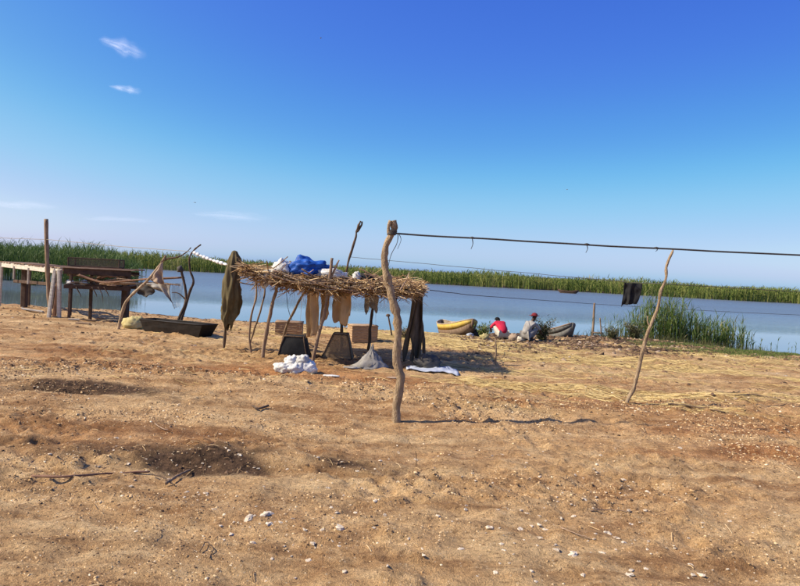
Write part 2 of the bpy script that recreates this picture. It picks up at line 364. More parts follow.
def straw_mask(x, y):
    a = sstep(0.0, 2.0, x - 0.2) * sstep(11.0, 13.5, y + 0.15 * (12 - np.minimum(x, 12))) * (1 - sstep(20.5, 24.5, y)) * (1 - sstep(9, 13, x))
    b = sstep(-6, -3, x) * (1 - sstep(2, 4, x)) * sstep(16.8, 18.5, y) * (1 - sstep(25, 27, y))
    n = sstep(-0.14, 0.30, fbm(x * 0.4 + 0.25 * y, y * 1.2 + .12 * x, 61, 4))
    return np.clip(np.maximum(a, b), 0, 1) * n
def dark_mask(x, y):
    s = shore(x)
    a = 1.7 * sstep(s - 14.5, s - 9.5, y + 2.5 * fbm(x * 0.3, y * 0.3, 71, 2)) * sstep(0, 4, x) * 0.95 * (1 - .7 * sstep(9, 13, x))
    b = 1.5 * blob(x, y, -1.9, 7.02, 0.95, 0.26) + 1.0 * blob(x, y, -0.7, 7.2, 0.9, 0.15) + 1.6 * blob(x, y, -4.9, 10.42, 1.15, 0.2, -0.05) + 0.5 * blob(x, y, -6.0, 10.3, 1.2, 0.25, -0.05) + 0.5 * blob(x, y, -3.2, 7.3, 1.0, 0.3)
    c = 0.8 * blob(x, y, -8.6, 21.5, 2.2, 0.9) + 0.45 * blob(x, y, -1.6, 16.3, 2.4, 1.3) + 0.6 * blob(x, y, 5.6, 11.7, 0.8, 0.25)  # also darkens soil under the shelter; last blob paints the leaning pole's shadow
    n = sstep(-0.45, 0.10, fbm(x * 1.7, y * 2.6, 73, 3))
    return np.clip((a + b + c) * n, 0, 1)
def red_mask(x, y):
    m_ = blob(x, y, 6.5, 9.0, 3.6, 2.0, 0.1) + 0.9 * blob(x, y, 2.5, 12.2, 3.5, 1.2) + 0.8 * blob(x, y, -2.5, 13.0, 3.0, 1.0) + 0.7 * blob(x, y, -9, 14, 3.5, 2.0) + 0.5 * blob(x, y, -3.6, 7.6, 2.0, 0.7)
    return np.clip(1.3 * m_ * sstep(-0.3, 0.25, fbm(x * 0.35 + y * 0.08, y * 1.4, 121, 4)), 0, 1)
def damp_mask(x, y):
    s = shore(x); return sstep(s - 1.6, s - 0.2, y + 0.4 * fbm(x * 0.9, y * 0.9, 81, 2))
gm, nt, b, out = nodes('sandy_soil')
tc = N(nt, 'ShaderNodeTexCoord')
def noise_n(scale, detail=6.0, rough=0.6, st=None):
    n = N(nt, 'ShaderNodeTexNoise', Scale=scale, Detail=detail, Roughness=rough)
    if st:
        mp = N(nt, 'ShaderNodeMapping'); mp.inputs['Scale'].default_value = st; nt.links.new(tc.outputs['Object'], mp.inputs[0]); nt.links.new(mp.outputs[0], n.inputs['Vector'])
    else: nt.links.new(tc.outputs['Object'], n.inputs['Vector'])
    return n
big = noise_n(0.33, 4, 0.55, (1, 1.7, 1)); mid = noise_n(2.4, 6, 0.7, (1, 1.4, 1)); fin = noise_n(22, 6, 0.75); vf = noise_n(95, 3, 0.7)
c = ramp(nt, [(0.36, (0.40, 0.205, 0.085)), (0.47, (0.60, 0.365, 0.165)), (0.60, (0.74, 0.515, 0.265))], big.outputs['Fac']).outputs[0]
c2 = ramp(nt, [(0.38, (0.31, 0.170, 0.080)), (0.5, (0.60, 0.375, 0.175)), (0.62, (0.80, 0.565, 0.300))], mid.outputs['Fac']).outputs[0]
trk = ramp(nt, [(0.38, (0.66, 0.58, 0.52)), (0.5, (1, 1, 1)), (0.64, (1.14, 1.14, 1.12))], noise_n(1.0, 4, 0.6, (0.22, 2.4, 1)).outputs['Fac']).outputs[0]
c = mixc(nt, 0.5, c, c2)
c = mixc(nt, 0.8, c, trk, 'MULTIPLY')
fr = ramp(nt, [(0.34, (0.34, 0.30, 0.27)), (0.47, (1, 1, 1)), (0.66, (1.4, 1.38, 1.34))], fin.outputs['Fac']).outputs[0]
c = mixc(nt, 0.75, c, fr, 'MULTIPLY')
vr = ramp(nt, [(0.36, (0.45, 0.42, 0.40)), (0.5, (1, 1, 1)), (0.68, (1.45, 1.43, 1.4))], vf.outputs['Fac']).outputs[0]
c = mixc(nt, 0.6, c, vr, 'MULTIPLY')
at = N(nt, 'ShaderNodeAttribute', attribute_name='patch')
sp = N(nt, 'ShaderNodeSeparateColor'); nt.links.new(at.outputs['Color'], sp.inputs[0])
stc = ramp(nt, [(0.36, (0.30, 0.18, 0.07)), (0.6, (0.68, 0.50, 0.20))], noise_n(7, 5, 0.7, (0.35, 3.2, 1)).outputs['Fac']).outputs[0]
mS = N(nt, 'ShaderNodeMath', operation='MULTIPLY'); mS.inputs[1].default_value = 0.75; nt.links.new(sp.outputs[0], mS.inputs[0])
c = mixc(nt, mS.outputs[0], c, stc)
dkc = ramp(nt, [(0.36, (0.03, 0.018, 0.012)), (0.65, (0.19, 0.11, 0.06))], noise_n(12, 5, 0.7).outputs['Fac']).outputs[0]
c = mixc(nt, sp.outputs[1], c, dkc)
c = mixc(nt, sp.outputs[2], c, (0.085, 0.055, 0.036))
c = mixc(nt, at.outputs['Alpha'], c, (0.78, 0.60, 0.50), 'MULTIPLY')
# pale shell and stone chips lying in the soil
vo = N(nt, 'ShaderNodeTexVoronoi', Scale=26.0); nt.links.new(tc.outputs['Object'], vo.inputs['Vector'])
vs = N(nt, 'ShaderNodeSeparateColor'); nt.links.new(vo.outputs['Color'], vs.inputs[0])
chip = N(nt, 'ShaderNodeMath', operation='LESS_THAN'); chip.inputs[1].default_value = 0.22; nt.links.new(vo.outputs['Distance'], chip.inputs[0])
few = N(nt, 'ShaderNodeMath', operation='GREATER_THAN'); few.inputs[1].default_value = 0.78; nt.links.new(vs.outputs[0], few.inputs[0])
mm = N(nt, 'ShaderNodeMath', operation='MULTIPLY'); nt.links.new(chip.outputs[0], mm.inputs[0]); nt.links.new(few.outputs[0], mm.inputs[1])
m8 = N(nt, 'ShaderNodeMath', operation='MULTIPLY'); m8.inputs[1].default_value = 0.6; nt.links.new(mm.outputs[0], m8.inputs[0])
c = mixc(nt, m8.outputs[0], c, (0.78, 0.60, 0.38))
nt.links.new(c, b.inputs['Base Color']); b.inputs['Roughness'].default_value = 0.95; b.inputs['Specular IOR Level'].default_value = 0.15
ad = N(nt, 'ShaderNodeMath', operation='MULTIPLY_ADD'); nt.links.new(fin.outputs['Fac'], ad.inputs[0]); ad.inputs[1].default_value = 1.4; nt.links.new(vf.outputs['Fac'], ad.inputs[2])
bp = N(nt, 'ShaderNodeBump', Strength=1.0, Distance=0.03); nt.links.new(ad.outputs[0], bp.inputs['Height']); nt.links.new(bp.outputs[0], b.inputs['Normal'])
gme = np_mesh('ground', np.stack([X, Y, Z], -1).reshape(-1, 3), F, gm, True)
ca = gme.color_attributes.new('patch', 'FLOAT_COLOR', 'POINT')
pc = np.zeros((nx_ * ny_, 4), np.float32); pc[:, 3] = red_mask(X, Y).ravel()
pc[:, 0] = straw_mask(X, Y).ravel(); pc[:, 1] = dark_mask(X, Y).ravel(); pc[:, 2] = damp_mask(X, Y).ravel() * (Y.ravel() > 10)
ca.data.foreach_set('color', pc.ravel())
ground = bpy.data.objects.new('ground', gme); col.objects.link(ground); tag(ground, 'sandy reddish brown bank sloping to the water', None, None, 'structure')

wm, nt, b, out = nodes('river_water')
b.inputs['Base Color'].default_value = (0.13, 0.155, 0.18, 1); b.inputs['IOR'].default_value = 1.33
tc = N(nt, 'ShaderNodeTexCoord')
def wmap(sc):
    mp = N(nt, 'ShaderNodeMapping'); mp.inputs['Scale'].default_value = sc; nt.links.new(tc.outputs['Object'], mp.inputs[0]); return mp.outputs[0]
w1 = N(nt, 'ShaderNodeTexNoise', Scale=1.0, Detail=4.0, Roughness=0.6); nt.links.new(wmap((1.1, 2.3, 1)), w1.inputs['Vector'])
w2 = N(nt, 'ShaderNodeTexNoise', Scale=1.0, Detail=3.0); nt.links.new(wmap((0.02, 0.07, 1)), w2.inputs['Vector'])
sx = N(nt, 'ShaderNodeSeparateXYZ'); nt.links.new(tc.outputs['Object'], sx.inputs[0])
mr = N(nt, 'ShaderNodeMapRange'); mr.inputs['From Min'].default_value = 41; mr.inputs['From Max'].default_value = 66; mr.inputs['To Min'].default_value = 0.02; mr.inputs['To Max'].default_value = 0.9
nt.links.new(sx.outputs['Y'], mr.inputs['Value'])
ms = N(nt, 'ShaderNodeMath', operation='MULTIPLY'); nt.links.new(mr.outputs[0], ms.inputs[0])
m2 = N(nt, 'ShaderNodeMapRange'); m2.inputs['From Min'].default_value = 0.35; m2.inputs['From Max'].default_value = 0.65; m2.inputs['To Min'].default_value = 0.5; m2.inputs['To Max'].default_value = 1.3
nt.links.new(w2.outputs['Fac'], m2.inputs['Value']); nt.links.new(m2.outputs[0], ms.inputs[1])
rg = N(nt, 'ShaderNodeMapRange'); rg.inputs['From Min'].default_value = 40; rg.inputs['From Max'].default_value = 80; rg.inputs['To Min'].default_value = 0.02; rg.inputs['To Max'].default_value = 0.30; nt.links.new(sx.outputs['Y'], rg.inputs['Value']); nt.links.new(rg.outputs[0], b.inputs['Roughness'])
bp = N(nt, 'ShaderNodeBump', Distance=0.22); nt.links.new(ms.outputs[0], bp.inputs['Strength']); nt.links.new(w1.outputs['Fac'], bp.inputs['Height']); nt.links.new(bp.outputs[0], b.inputs['Normal'])
wx = axis([(-4000, -400, 600), (-400, 400, 40), (400, 4000, 600)]); wy = axis([(21, 165, 12)])
A, B_ = np.meshgrid(wx, wy); idw = np.arange(A.size).reshape(A.shape)
Fw = np.stack([idw[:-1, :-1], idw[:-1, 1:], idw[1:, 1:], idw[1:, :-1]], -1).reshape(-1, 4)
water = bpy.data.objects.new('water', np_mesh('water', np.stack([A, B_, np.full(A.shape, WATER)], -1).reshape(-1, 3), Fw, wm, True)); col.objects.link(water)
tag(water, 'wide calm blue river beyond the bank', None, None, 'structure')

# ------------------------------------------------------------------ loose stuff in numpy: blades, pebbles
def blades(base, h, w, lean, bend=0.35, seg=3):
    """ribbons of seg quads; lean = horizontal tip offset (N,2)"""
    n = len(base); ang = rng.uniform(0, 2 * math.pi, n); side = np.stack([np.cos(ang), np.sin(ang), np.zeros(n)], -1)
    V = []; 
    for j in range(seg + 1):
        t = j / seg; c = base.copy(); c[:, 2] += h * (t - bend * t * t * np.minimum(1, np.hypot(lean[:, 0], lean[:, 1]) / np.maximum(h, 1e-3)))
        c[:, :2] += lean * (t ** 1.8)[None] if False else lean * (t ** 1.8)
        ww = (w * (1 - t) ** 0.7 if j < seg else w * 0.06)[:, None]
        V += [c - side * ww / 2, c + side * ww / 2]
    V = np.stack(V, 1).reshape(-1, 3); k = 2 * (seg + 1); o = (np.arange(n) * k)[:, None, None]
    q = np.array([[2 * j, 2 * j + 1, 2 * j + 3, 2 * j + 2] for j in range(seg)])[None]
    return V, (o + q).reshape(-1, 4)
def reed_patch(base, h, leafw, leaves, spread):
    """stems plus arching leaves along them"""
    n = len(base); az = rng.uniform(0, 6.283, n); ln = np.stack([np.cos(az), np.sin(az)], -1) * (h * rng.uniform(0.03, 0.16, n))[:, None]
    Vs, Fs = blades(base, h, np.full(n, leafw * 0.8), ln, 0.1, 3)
    allV = [Vs]; allF = [Fs]; o = len(Vs)
    for k in range(leaves):
        t = rng.uniform(0.15, 0.9, n); b0 = base.copy(); b0[:, 2] += h * t; b0[:, :2] += ln * (t ** 1.8)[:, None]
        a2 = rng.uniform(0, 6.283, n); lh = h * rng.uniform(0.22, 0.42, n)
        l2 = np.stack([np.cos(a2), np.sin(a2)], -1) * (lh * spread * rng.uniform(0.4, 1.2, n))[:, None]
        V, F_ = blades(b0, lh, np.full(n, leafw) * rng.uniform(0.6, 1.3, n), l2, 0.55, 3)
        allV.append(V); allF.append(F_ + o); o += len(V)
    return np.concatenate(allV), np.concatenate(allF)
def stuff(name, V, F_, mat, label, cat=None, smooth=False, kind='stuff'):
    o = bpy.data.objects.new(name, np_mesh(name, V, F_, mat, smooth)); col.objects.link(o); tag(o, label, cat, None, kind); return o

# reed beds
def bed(n, xr, y0, depth, hmin, hmax, wid, seed, clump=0.08):
    x = rng.uniform(xr[0], xr[1], n); e = 5.0 * fbm(x * 0.03, x * 0 + seed, seed, 3) + 2.5 * fbm(x * 0.2, x * 0 + 2, seed + 3, 2)
    y = y0 + e + depth * rng.random(n) ** 1.7
    h = hmin + (hmax - hmin) * np.clip(0.5 + 0.8 * fbm(x * clump, y * clump, seed + 5, 3), 0, 1.3) * rng.uniform(0.8, 1.1, n)
    base = np.stack([x, y, np.maximum(gh(x, y, False), WATER) - 0.1], -1)
    return base, h
def far_bed(name, label, *a, mat='reed_far', leaves=2, wid=0.16, spread=0.9):
    base, h = bed(*a); V, F_ = reed_patch(base, h, wid, leaves, spread)
    return stuff(name, V, F_, M[mat], label, 'reed bed')
far_bed('reed_bed', 'long green reed bed lining the far bank of the river', 15000, (-130, 190), 151, 26, 2.2, 4.3, 0.16, 21, 0.05, wid=0.2)
far_bed('reed_bed', 'distant pale green marsh reeds beyond the far bank', 6000, (-320, 380), 230, 120, 2.6, 4.2, 0.3, 25, 0.02, wid=0.45, leaves=1)
base, h = bed(5200, (-75, -25.5), 58, 26, 3.1, 4.6, 0.06, 29, 0.10)
keep = (base[:, 0] < -0.402 * base[:, 1] + 0.5 * rng.standard_normal(len(base)))
h = h * (1 - 0.35 * sstep(0.47, 0.40, -base[:, 0] / base[:, 1]))
V, F_ = reed_patch(base[keep], h[keep], 0.075, 4, 1.0)
stuff('reed_bed', V, F_, M['reed_left'], 'tall dense reed bed standing in the water behind the wooden racks', 'reed bed')
# reed island by the right hand shore
cxy = np.array([P(685, 345, 30.6).x, 30.6]); x = []; y = []; h = []
for (px, w_, k_, hh_) in ((632, .45, 60, 1.35), (645, .3, 80, 2.0), (655, .35, 100, 2.25), (668, .3, 110, 2.45), (676, .35, 110, 2.3), (690, .45, 130, 1.8), (703, .4, 90, 1.55), (715, .4, 110, 1.7), (727, .35, 90, 1.55), (738, .25, 45, 1.5), (746, .18, 18, 1.15), (694, 2.2, 190, 1.0)):
    c_ = (px - 400) / FPX * 30.6 + .0; x.append(rng.normal(c_, w_, k_ := int(k_ * .72))); y.append(rng.normal(30.5, .4, k_)); h.append(hh_ * rng.uniform(.45, 1.06, k_))
x = np.concatenate(x); y = np.concatenate(y); h = np.concatenate(h)
V, F_ = reed_patch(np.stack([x, y, np.maximum(gh(x, y), WATER - 0.2) - 0.05], -1), h, 0.032, 6, 0.8)
stuff('reed_clump', V, F_, M['reed'], 'bright green reed clump at the water edge behind the leaning pole', 'reeds')
# dry brush in front of the island
def scatter(n, xr, yr, mask):
    x = rng.uniform(*xr, n); y = rng.uniform(*yr, n); k = rng.random(n) < mask(x, y); return x[k], y[k]
x, y = scatter(12000, (7.8, 17), (27.5, 31), lambda x, y: np.clip(blob(x, y, 12.6, 29.6, 3.4, 0.75) + blob(x, y, 9.6, 29.6, 1.2, 0.5), 0, 1) * sstep(-0.3, 0.2, fbm(x * 0.8, y * 1.2, 95, 2)))
n = len(x); a = rng.uniform(0, 6.283, n)
V, F_ = blades(np.stack([x, y, np.maximum(gh(x, y), WATER) - 0.02], -1), rng.uniform(0.15, 0.5, n), np.full(n, 0.02), np.stack([np.cos(a), np.sin(a)], -1) * rng.uniform(0.05, 0.35, n)[:, None])
stuff('dry_grass', V, F_, M['brush'], 'dull olive brown dry grass at the foot of the reed clump', 'grass')
x, y = scatter(190000, (7.5, 22), (19.5, 28), lambda x, y: sstep(8.3, 10.0, x) * np.exp(-((y - (23.6 - 0.12 * (x - 9))) / 1.8) ** 2) * sstep(-0.35, 0.10, fbm(x * 0.5, y * 0.9, 97, 3)))
n = len(x); a = rng.uniform(0, 6.283, n)
V, F_ = blades(np.stack([x, y, gh(x, y) - 0.01], -1), rng.uniform(0.04, 0.13, n), np.full(n, 0.014), np.stack([np.cos(a), np.sin(a)], -1) * rng.uniform(0.01, 0.08, n)[:, None], seg=2)
stuff('short_grass', V, F_, M['grass'], 'strip of short green grass in front of the reed clump', 'grass')

def flat_stalks(x, y, L, w, ang, lift):
    n = len(x); dx = np.cos(ang) * L / 2; dy = np.sin(ang) * L / 2
    pts = []
    for t in (-1, 0, 1):
        px = x + dx * t; py = y + dy * t; pts.append(np.stack([px, py, gh(px, py) + lift + (0.012 if t == 0 else 0.004)], -1))
    px, py = -np.sin(ang) * w / 2, np.cos(ang) * w / 2; sd = np.stack([px, py, np.zeros(n)], -1); up = np.zeros((n, 3)); up[:, 2] = w * 0.6
    V = np.stack([v for p in pts for v in (p - sd, p + sd, p + up)], 1).reshape(-1, 3)
    q = np.array([[0, 2, 5, 3], [2, 1, 4, 5], [3, 5, 8, 6], [5, 4, 7, 8]])[None]
    return V, ((np.arange(n) * 9)[:, None, None] + q).reshape(-1, 4)
x, y = scatter(60000, (-7, 14), (11, 27), lambda x, y: 0.9 * straw_mask(x, y) + 0.03)
n = len(x); V, F_ = flat_stalks(x, y, rng.uniform(0.08, 0.55, n), rng.uniform(0.004, 0.011, n), rng.normal(-0.15, 0.55, n), 0.006)
stuff('straw', V, F_, M['straw'], 'loose yellow straw strewn over the ground between shelter and leaning pole', 'straw')
x, y = scatter(9000, (-9, 9), (3.2, 13), lambda x, y: 0.10 + 0.8 * np.clip(dark_mask(x, y), 0, 1))
n = len(x); V, F_ = flat_stalks(x, y, rng.uniform(0.03, 0.16, n), rng.uniform(0.003, 0.007, n), rng.uniform(0, 3.14, n), 0.004)
stuff('chaff', V, F_, M['thatch'], 'fine dry chaff and twigs littering the bare soil', 'litter')

def chunk_mesh(n, xr, yr, mask, rmin, rmax, power=2.2):
    x, y = scatter(n, xr, yr, mask); k_ = np.abs(x) < 0.68 * y + 2.0; x, y = x[k_], y[k_]; n = len(x); r = rmin + (rmax - rmin) * rng.random(n) ** power * np.clip(y / 8, 0.6, 1.6)
    d = np.array([[1, 0, 0], [0.3, 0.95, 0], [-0.8, 0.6, 0], [-0.8, -0.6, 0], [0.3, -0.95, 0], [0.45, 0.25, .62], [-0.4, 0.35, .68], [-0.1, -0.5, .55]], float)
    f = np.array([[0, 1, 5], [1, 2, 6], [1, 6, 5], [2, 3, 6], [3, 4, 7], [3, 7, 6], [4, 0, 7], [0, 5, 7], [5, 6, 7]])
    a = rng.uniform(0, 6.283, n); ca_, sa = np.cos(a), np.sin(a)
    D = d[None] * (1 + 0.3 * rng.standard_normal((n, 8, 1))) * r[:, None, None] * np.stack([rng.uniform(0.7, 1.4, n), rng.uniform(0.6, 1.1, n), rng.uniform(0.5, 1.1, n)], -1)[:, None, :]
    Vx = D[..., 0] * ca_[:, None] - D[..., 1] * sa[:, None] + x[:, None]; Vy = D[..., 0] * sa[:, None] + D[..., 1] * ca_[:, None] + y[:, None]
    Vz = D[..., 2] + (gh(x, y) - 0.15 * r)[:, None]
    return np.stack([Vx, Vy, Vz], -1).reshape(-1, 3), ((np.arange(n) * 8)[:, None, None] + f[None]).reshape(-1, 3)
V, F_ = chunk_mesh(175000, (-9, 9), (3.0, 13), lambda x, y: 0.12 + 0.85 * sstep(-0.15, 0.35, fbm(x * 0.55, y * 0.9, 101, 4)), 0.0045, 0.021, 2.7)
stuff('gravel', V, F_, M['pebble'], 'small pebbles and shell chips scattered over the foreground soil', 'gravel')
V, F_ = chunk_mesh(30000, (-16, 18), (12, 31), lambda x, y: 0.25 + 0.75 * sstep(shore(x) - 7.5, shore(x) - 3, y), 0.008, 0.042, 3.0)
stuff('clods', V, F_, M['clod'], 'dark earth clods and rubble along the shore', 'rubble')
V, F_ = chunk_mesh(26000, (2, 14), (16, 31.5), lambda x, y: 0.95 * dark_mask(x, y), 0.012, 0.062, 2.6)
stuff('clods', V, F_, M['clod'], 'dark trampled earth clods on the shore in front of the grey boat', 'rubble')
V, F_ = chunk_mesh(16000, (-8, 9), (4, 13), lambda x, y: 0.05 + 0.9 * np.clip(dark_mask(x, y), 0, 1), 0.005, 0.026, 2.4)
stuff('clods', V, F_, M['clod'], 'dark crumbled soil in the hollows of the foreground', 'rubble')

# ------------------------------------------------------------------ posts and lines
def ground_pole(name, px, r0, r1, mat, label, cat='pole', d=None, n=30, group=None, bury=0.15):
    b0 = G(*px[0]); d = b0.y if d is None else d
    pts = [P(x, y, d) for x, y in px]; pts[0] = Vector((pts[0].x, d, g(pts[0].x, d)))
    root = thing(name, pts[0], label, cat, group)
    pts2 = [pts[0] - Vector((0, 0, bury))] + pts
    stick(MB(), pts2, r0, r1, n, 10, 0.006).build('trunk', mat, root)
    return root, pts
MP, mp_pts = ground_pole('wooden_pole', [(396, 421), (397, 401), (400.5, 379), (396.5, 360), (398, 338), (397.3, 319), (392.5, 300), (387.8, 281), (384.8, 263), (386, 246), (394, 230), (393, 221)], 0.066, 0.046, M['pole'], 'tall crooked pale pole in the foreground holding up the clothesline', d=9.5, n=60)
D0 = 9.5
stick(MB(), [P(390, 236, D0), P(388.5, 227, D0 - 0.03), P(390.5, 220.5, D0 - 0.04)], 0.03, 0.022, 8).build('fork', M['pole'], MP)
kb = MB()
for k in range(5): 
    cpt = P(391.5 + 0.3 * k, 234.5 - 0.9 * k, D0); ring = [cpt + Vector((0.062 * math.cos(a), 0.062 * math.sin(a), 0.006 * math.sin(a * 2 + k))) for a in np.linspace(0, 6.283, 15)]
    kb.tube(ring, 0.007, 5)
RB = kb.build('rope_binding', M['rope'], MP)
stick(MB(), [P(398, 233, D0 - 0.07), P(397, 243, D0 - 0.08), P(391, 255, D0 - 0.09), P(388, 268, D0 - 0.09)], 0.006, 0.004, 14, 5).build('rope_tail', M['rope'], RB)
stick(MB(), [P(399, 234, D0 - 0.06), P(401, 240, D0 - 0.06), P(397.5, 249, D0 - 0.07)], 0.005, 0.003, 10, 5).build('rope_tail', M['rope'], RB)
stick(MB(), [P(387, 283, D0 - 0.05), P(393, 287, D0 - 0.02), P(400, 286, D0 + 0.02)], 0.014, 0.006, 8, 6).build('stub', M['pole'], MP)

LP_, lp_pts = ground_pole('wooden_pole', [(626.5, 402.4), (633.5, 389), (637.7, 373), (643.2, 348), (649.7, 327), (657.8, 308), (660.4, 292), (665.9, 279), (666.6, 266), (673, 250)], 0.036, 0.02, M['pole'], 'slim pale leaning pole with a wavy top on the straw', n=44)
stick(MB(), [P(650, 327, lp_pts[0].y), P(647.5, 321, lp_pts[0].y), P(648, 316, lp_pts[0].y)], 0.02, 0.008, 8, 6).build('stub', M['pole'], LP_)
# clothesline 1: foreground pole to a pole beyond the right edge
far_x = 12.5
b1 = Vector((far_x, 9.7, g(far_x, 9.7)))
ep = thing('wooden_pole', b1, 'plain pole at the far right end of the upper clothesline', 'pole')
stick(MB(), [b1 - Vector((0, 0, .2)), b1 + Vector((0.1, 0, 1.4)), b1 + Vector((0.0, 0, 3.0))], 0.06, 0.045, 20).build('trunk', M['pole'], ep)
c0 = P(396, 233.5, D0); c1 = Vector((far_x, 9.7, 2.86 + b1.z))
cl = thing('clothesline', c0, 'dark upper clothesline running from the crooked foreground pole to the right edge', 'clothesline')
CR = cable([c0, c1], 0.0125, 60, 0.06).build('rope', M['rope'], cl)
for px, py, ln in ((472, 236.6, 11), (587, 240.6, 8), (657, 243.6, 3)):
    s = MB(); a = P(px, py, 9.55); tt = (a.x - c0.x) / (c1.x - c0.x); a = c0.lerp(c1, tt); a.z -= .06 * 4 * tt * (1 - tt); dl = ln / FPX * 9.5
    stick(s, [a, a + Vector((.015, 0, -dl * .5)), a + Vector((-.008, 0, -dl))], 0.007, 0.004, 8, 5)
    s.build('hanging_string', M['rope'], CR)
    MB().tube([a + Vector((-0.035, 0, 0.002)), a + Vector((0, 0, 0.006)), a + Vector((0.035, 0, 0))], [0.013, 0.018, 0.013], 7).build('knot', M['rope'], CR)

# ------------------------------------------------------------------ shelter
def sp(px, py, d): return P(px, py, d)
def foot(px, py, d):
    p = P(px, py, d); return Vector((p.x, d, g(p.x, d) - 0.12))
SX0, SX1 = -3.50, 0.42
sh_c = Vector((-1.6, 16.2, g(-1.6, 16.2)))
SHL = thing('thatched_shelter', sh_c, 'open stick shelter with a ragged flat roof of dry reeds and branches', 'shelter')
def post(pts, r0, r1, mat='stick', n=26): return stick(MB(), pts, r0, r1, n, 8, 0.012).build('post', M[mat], SHL)
post([foot(262, 357, 15.0), sp(266, 335, 15.0), sp(271, 310, 15.0), sp(276, 290, 15.0), sp(281, 266, 15.0)], 0.045, 0.035)
FP = post([foot(312, 364, 14.6), sp(316, 345, 14.6), sp(324, 315, 14.6), sp(328, 290, 14.6), sp(332, 258, 14.6)], 0.045, 0.032)
stick(MB(), [sp(329, 284, 14.6), sp(334, 271, 14.6), sp(339, 260, 14.6)], 0.028, 0.018, 8).build('fork', M['stick'], FP)
post([foot(252, 353, 15.7), sp(249.5, 338, 15.7), sp(251, 318, 15.7), sp(256, 297, 15.7), sp(256, 283, 15.8), sp(251, 268, 15.9)], 0.028, 0.02)
post([foot(249, 346, 17.2), sp(254, 330, 17.2), sp(260, 312, 17.2), sp(265, 290, 17.2), sp(262, 272, 17.2)], 0.028, 0.02)
post([foot(282, 345, 17.6), sp(286, 328, 17.4), sp(297, 305, 17.0), sp(307, 288, 16.7), sp(312, 278, 16.6)], 0.035, 0.028)
post([foot(369, 351, 17.5), sp(370, 330, 17.5), sp(373, 305, 17.5), sp(375, 282, 17.5)], 0.045, 0.036, 'dark_stick')
BP = post([foot(342, 347, 17.4), sp(342, 320, 17.4), sp(344, 290, 17.3), sp(348, 263, 17.2), sp(355, 240, 17.2), sp(357, 230, 17.2), sp(360.5, 221, 17.2)], 0.04, 0.024, 'dark_stick', 34)
stick(MB(), [sp(357, 232, 17.2), sp(361.5, 225, 17.2), sp(362, 221.5, 17.2)], 0.03, 0.022, 6).build('fork', M['dark_stick'], BP)
post([foot(425, 359, 16.4), sp(423.5, 340, 16.4), sp(420, 312, 16.3), sp(418, 288, 16.2)], 0.045, 0.036, 'dark_stick')
post([foot(411, 364, 15.5), sp(414, 340, 15.5), sp(417, 312, 15.5), sp(418, 286, 15.5)], 0.04, 0.032, 'dark_stick')
def beam(a, b_, r, mid=0.0, mat='stick'):
    a = Vector(a); b_ = Vector(b_); m_ = a.lerp(b_, 0.5); m_.z += mid; m_.y += random.uniform(-.06, .06)
    return stick(MB(), [a, m_, b_], r, r * 0.7, 22, 8, 0.025).build('beam', M[mat], SHL)
ZR = 1.90
beam((SX0 - .2, 15.1, 1.99), (SX1 - .1, 15.05, 1.78), 0.042, -0.07)
beam((SX0, 14.85, 1.96), (-1.5, 14.7, 1.84), 0.03, -0.03)
beam((-2.6, 14.8, 1.86), (SX1, 15.35, 1.80), 0.03, -0.12)
beam((SX0 + .2, 17.3, 2.0), (SX1, 17.5, 1.84), 0.042, 0.0)
beam((SX0 + .1, 16.3, 2.0), (SX1, 16.3, 1.82), 0.036, 0.0)
for xx in (-3.6, -2.9, -2.2, -1.5, -0.8, -0.1, 0.45):
    beam((xx + random.uniform(-.1, .1), 14.7, 1.98 - 0.04 * (xx + 3.7)), (xx + random.uniform(-.15, .15), 17.8, 2.0 - 0.04 * (xx + 3.7)), 0.026, 0.0)
def roofz(x): return 2.03 - 0.042 * (x + 3.7)
for k in range(96):                         # loose branches one can pick out on and around the roof edge
    edge = k < 58
    x0 = random.uniform(SX0 - .1, SX1 - 0.1); y0 = random.uniform(14.55, 15.0) if edge else random.uniform(15, 17.7)
    a = random.gauss(0, 0.45) if random.random() < 0.7 else random.uniform(0, 3.14); L = random.uniform(0.4, 1.5)
    z0 = roofz(x0) + random.uniform(-0.18, 0.10) - 0.10 * math.exp(-((x0 + 2.0) / 0.9) ** 2); tl = random.gauss(0, .16)
    p0 = Vector((x0 - math.cos(a) * L / 2, y0 - math.sin(a) * L / 2, z0 - tl * L)); p1 = Vector((x0 + math.cos(a) * L / 2, y0 + math.sin(a) * L / 2, z0 + tl * L))
    p0.x = max(p0.x, SX0 - 0.25); p1.x = min(p1.x, SX1 + 0.15); p0.y = max(p0.y, 14.35); p1.y = max(p1.y, 14.35)
    pm = p0.lerp(p1, .5) + Vector((0, random.uniform(-.1, .1), random.uniform(-.16, .08)))
    stick(MB(), [p0, pm, p1], random.uniform(0.009, 0.02), 0.005, 10, 6, 0.03).build('branch', M[random.choice(['stick', 'stick', 'pole', 'tan_wood', 'dark_stick', 'brown_wood'])], SHL)
for k in range(9):                          # long withies sagging along the front edge
    xa = random.uniform(-3.6, -1.6); xb = xa + random.uniform(1.2, 2.2); za = roofz(xa) + random.uniform(-.12, .05); y0 = 14.5 + random.uniform(-.05, .15); xb = min(xb, .5)
    stick(MB(), [(xa, y0, za), (xa * .7 + xb * .3, y0 - .03, za - random.uniform(.12, .24)), (xa * .3 + xb * .7, y0 - .03, za - random.uniform(.14, .26)), (xb, y0, roofz(xb) + random.uniform(-.2, .0))], random.uniform(.012, .022), .008, 18, 6, .02).build('branch', M[random.choice(['stick', 'pole', 'tan_wood'])], SHL)
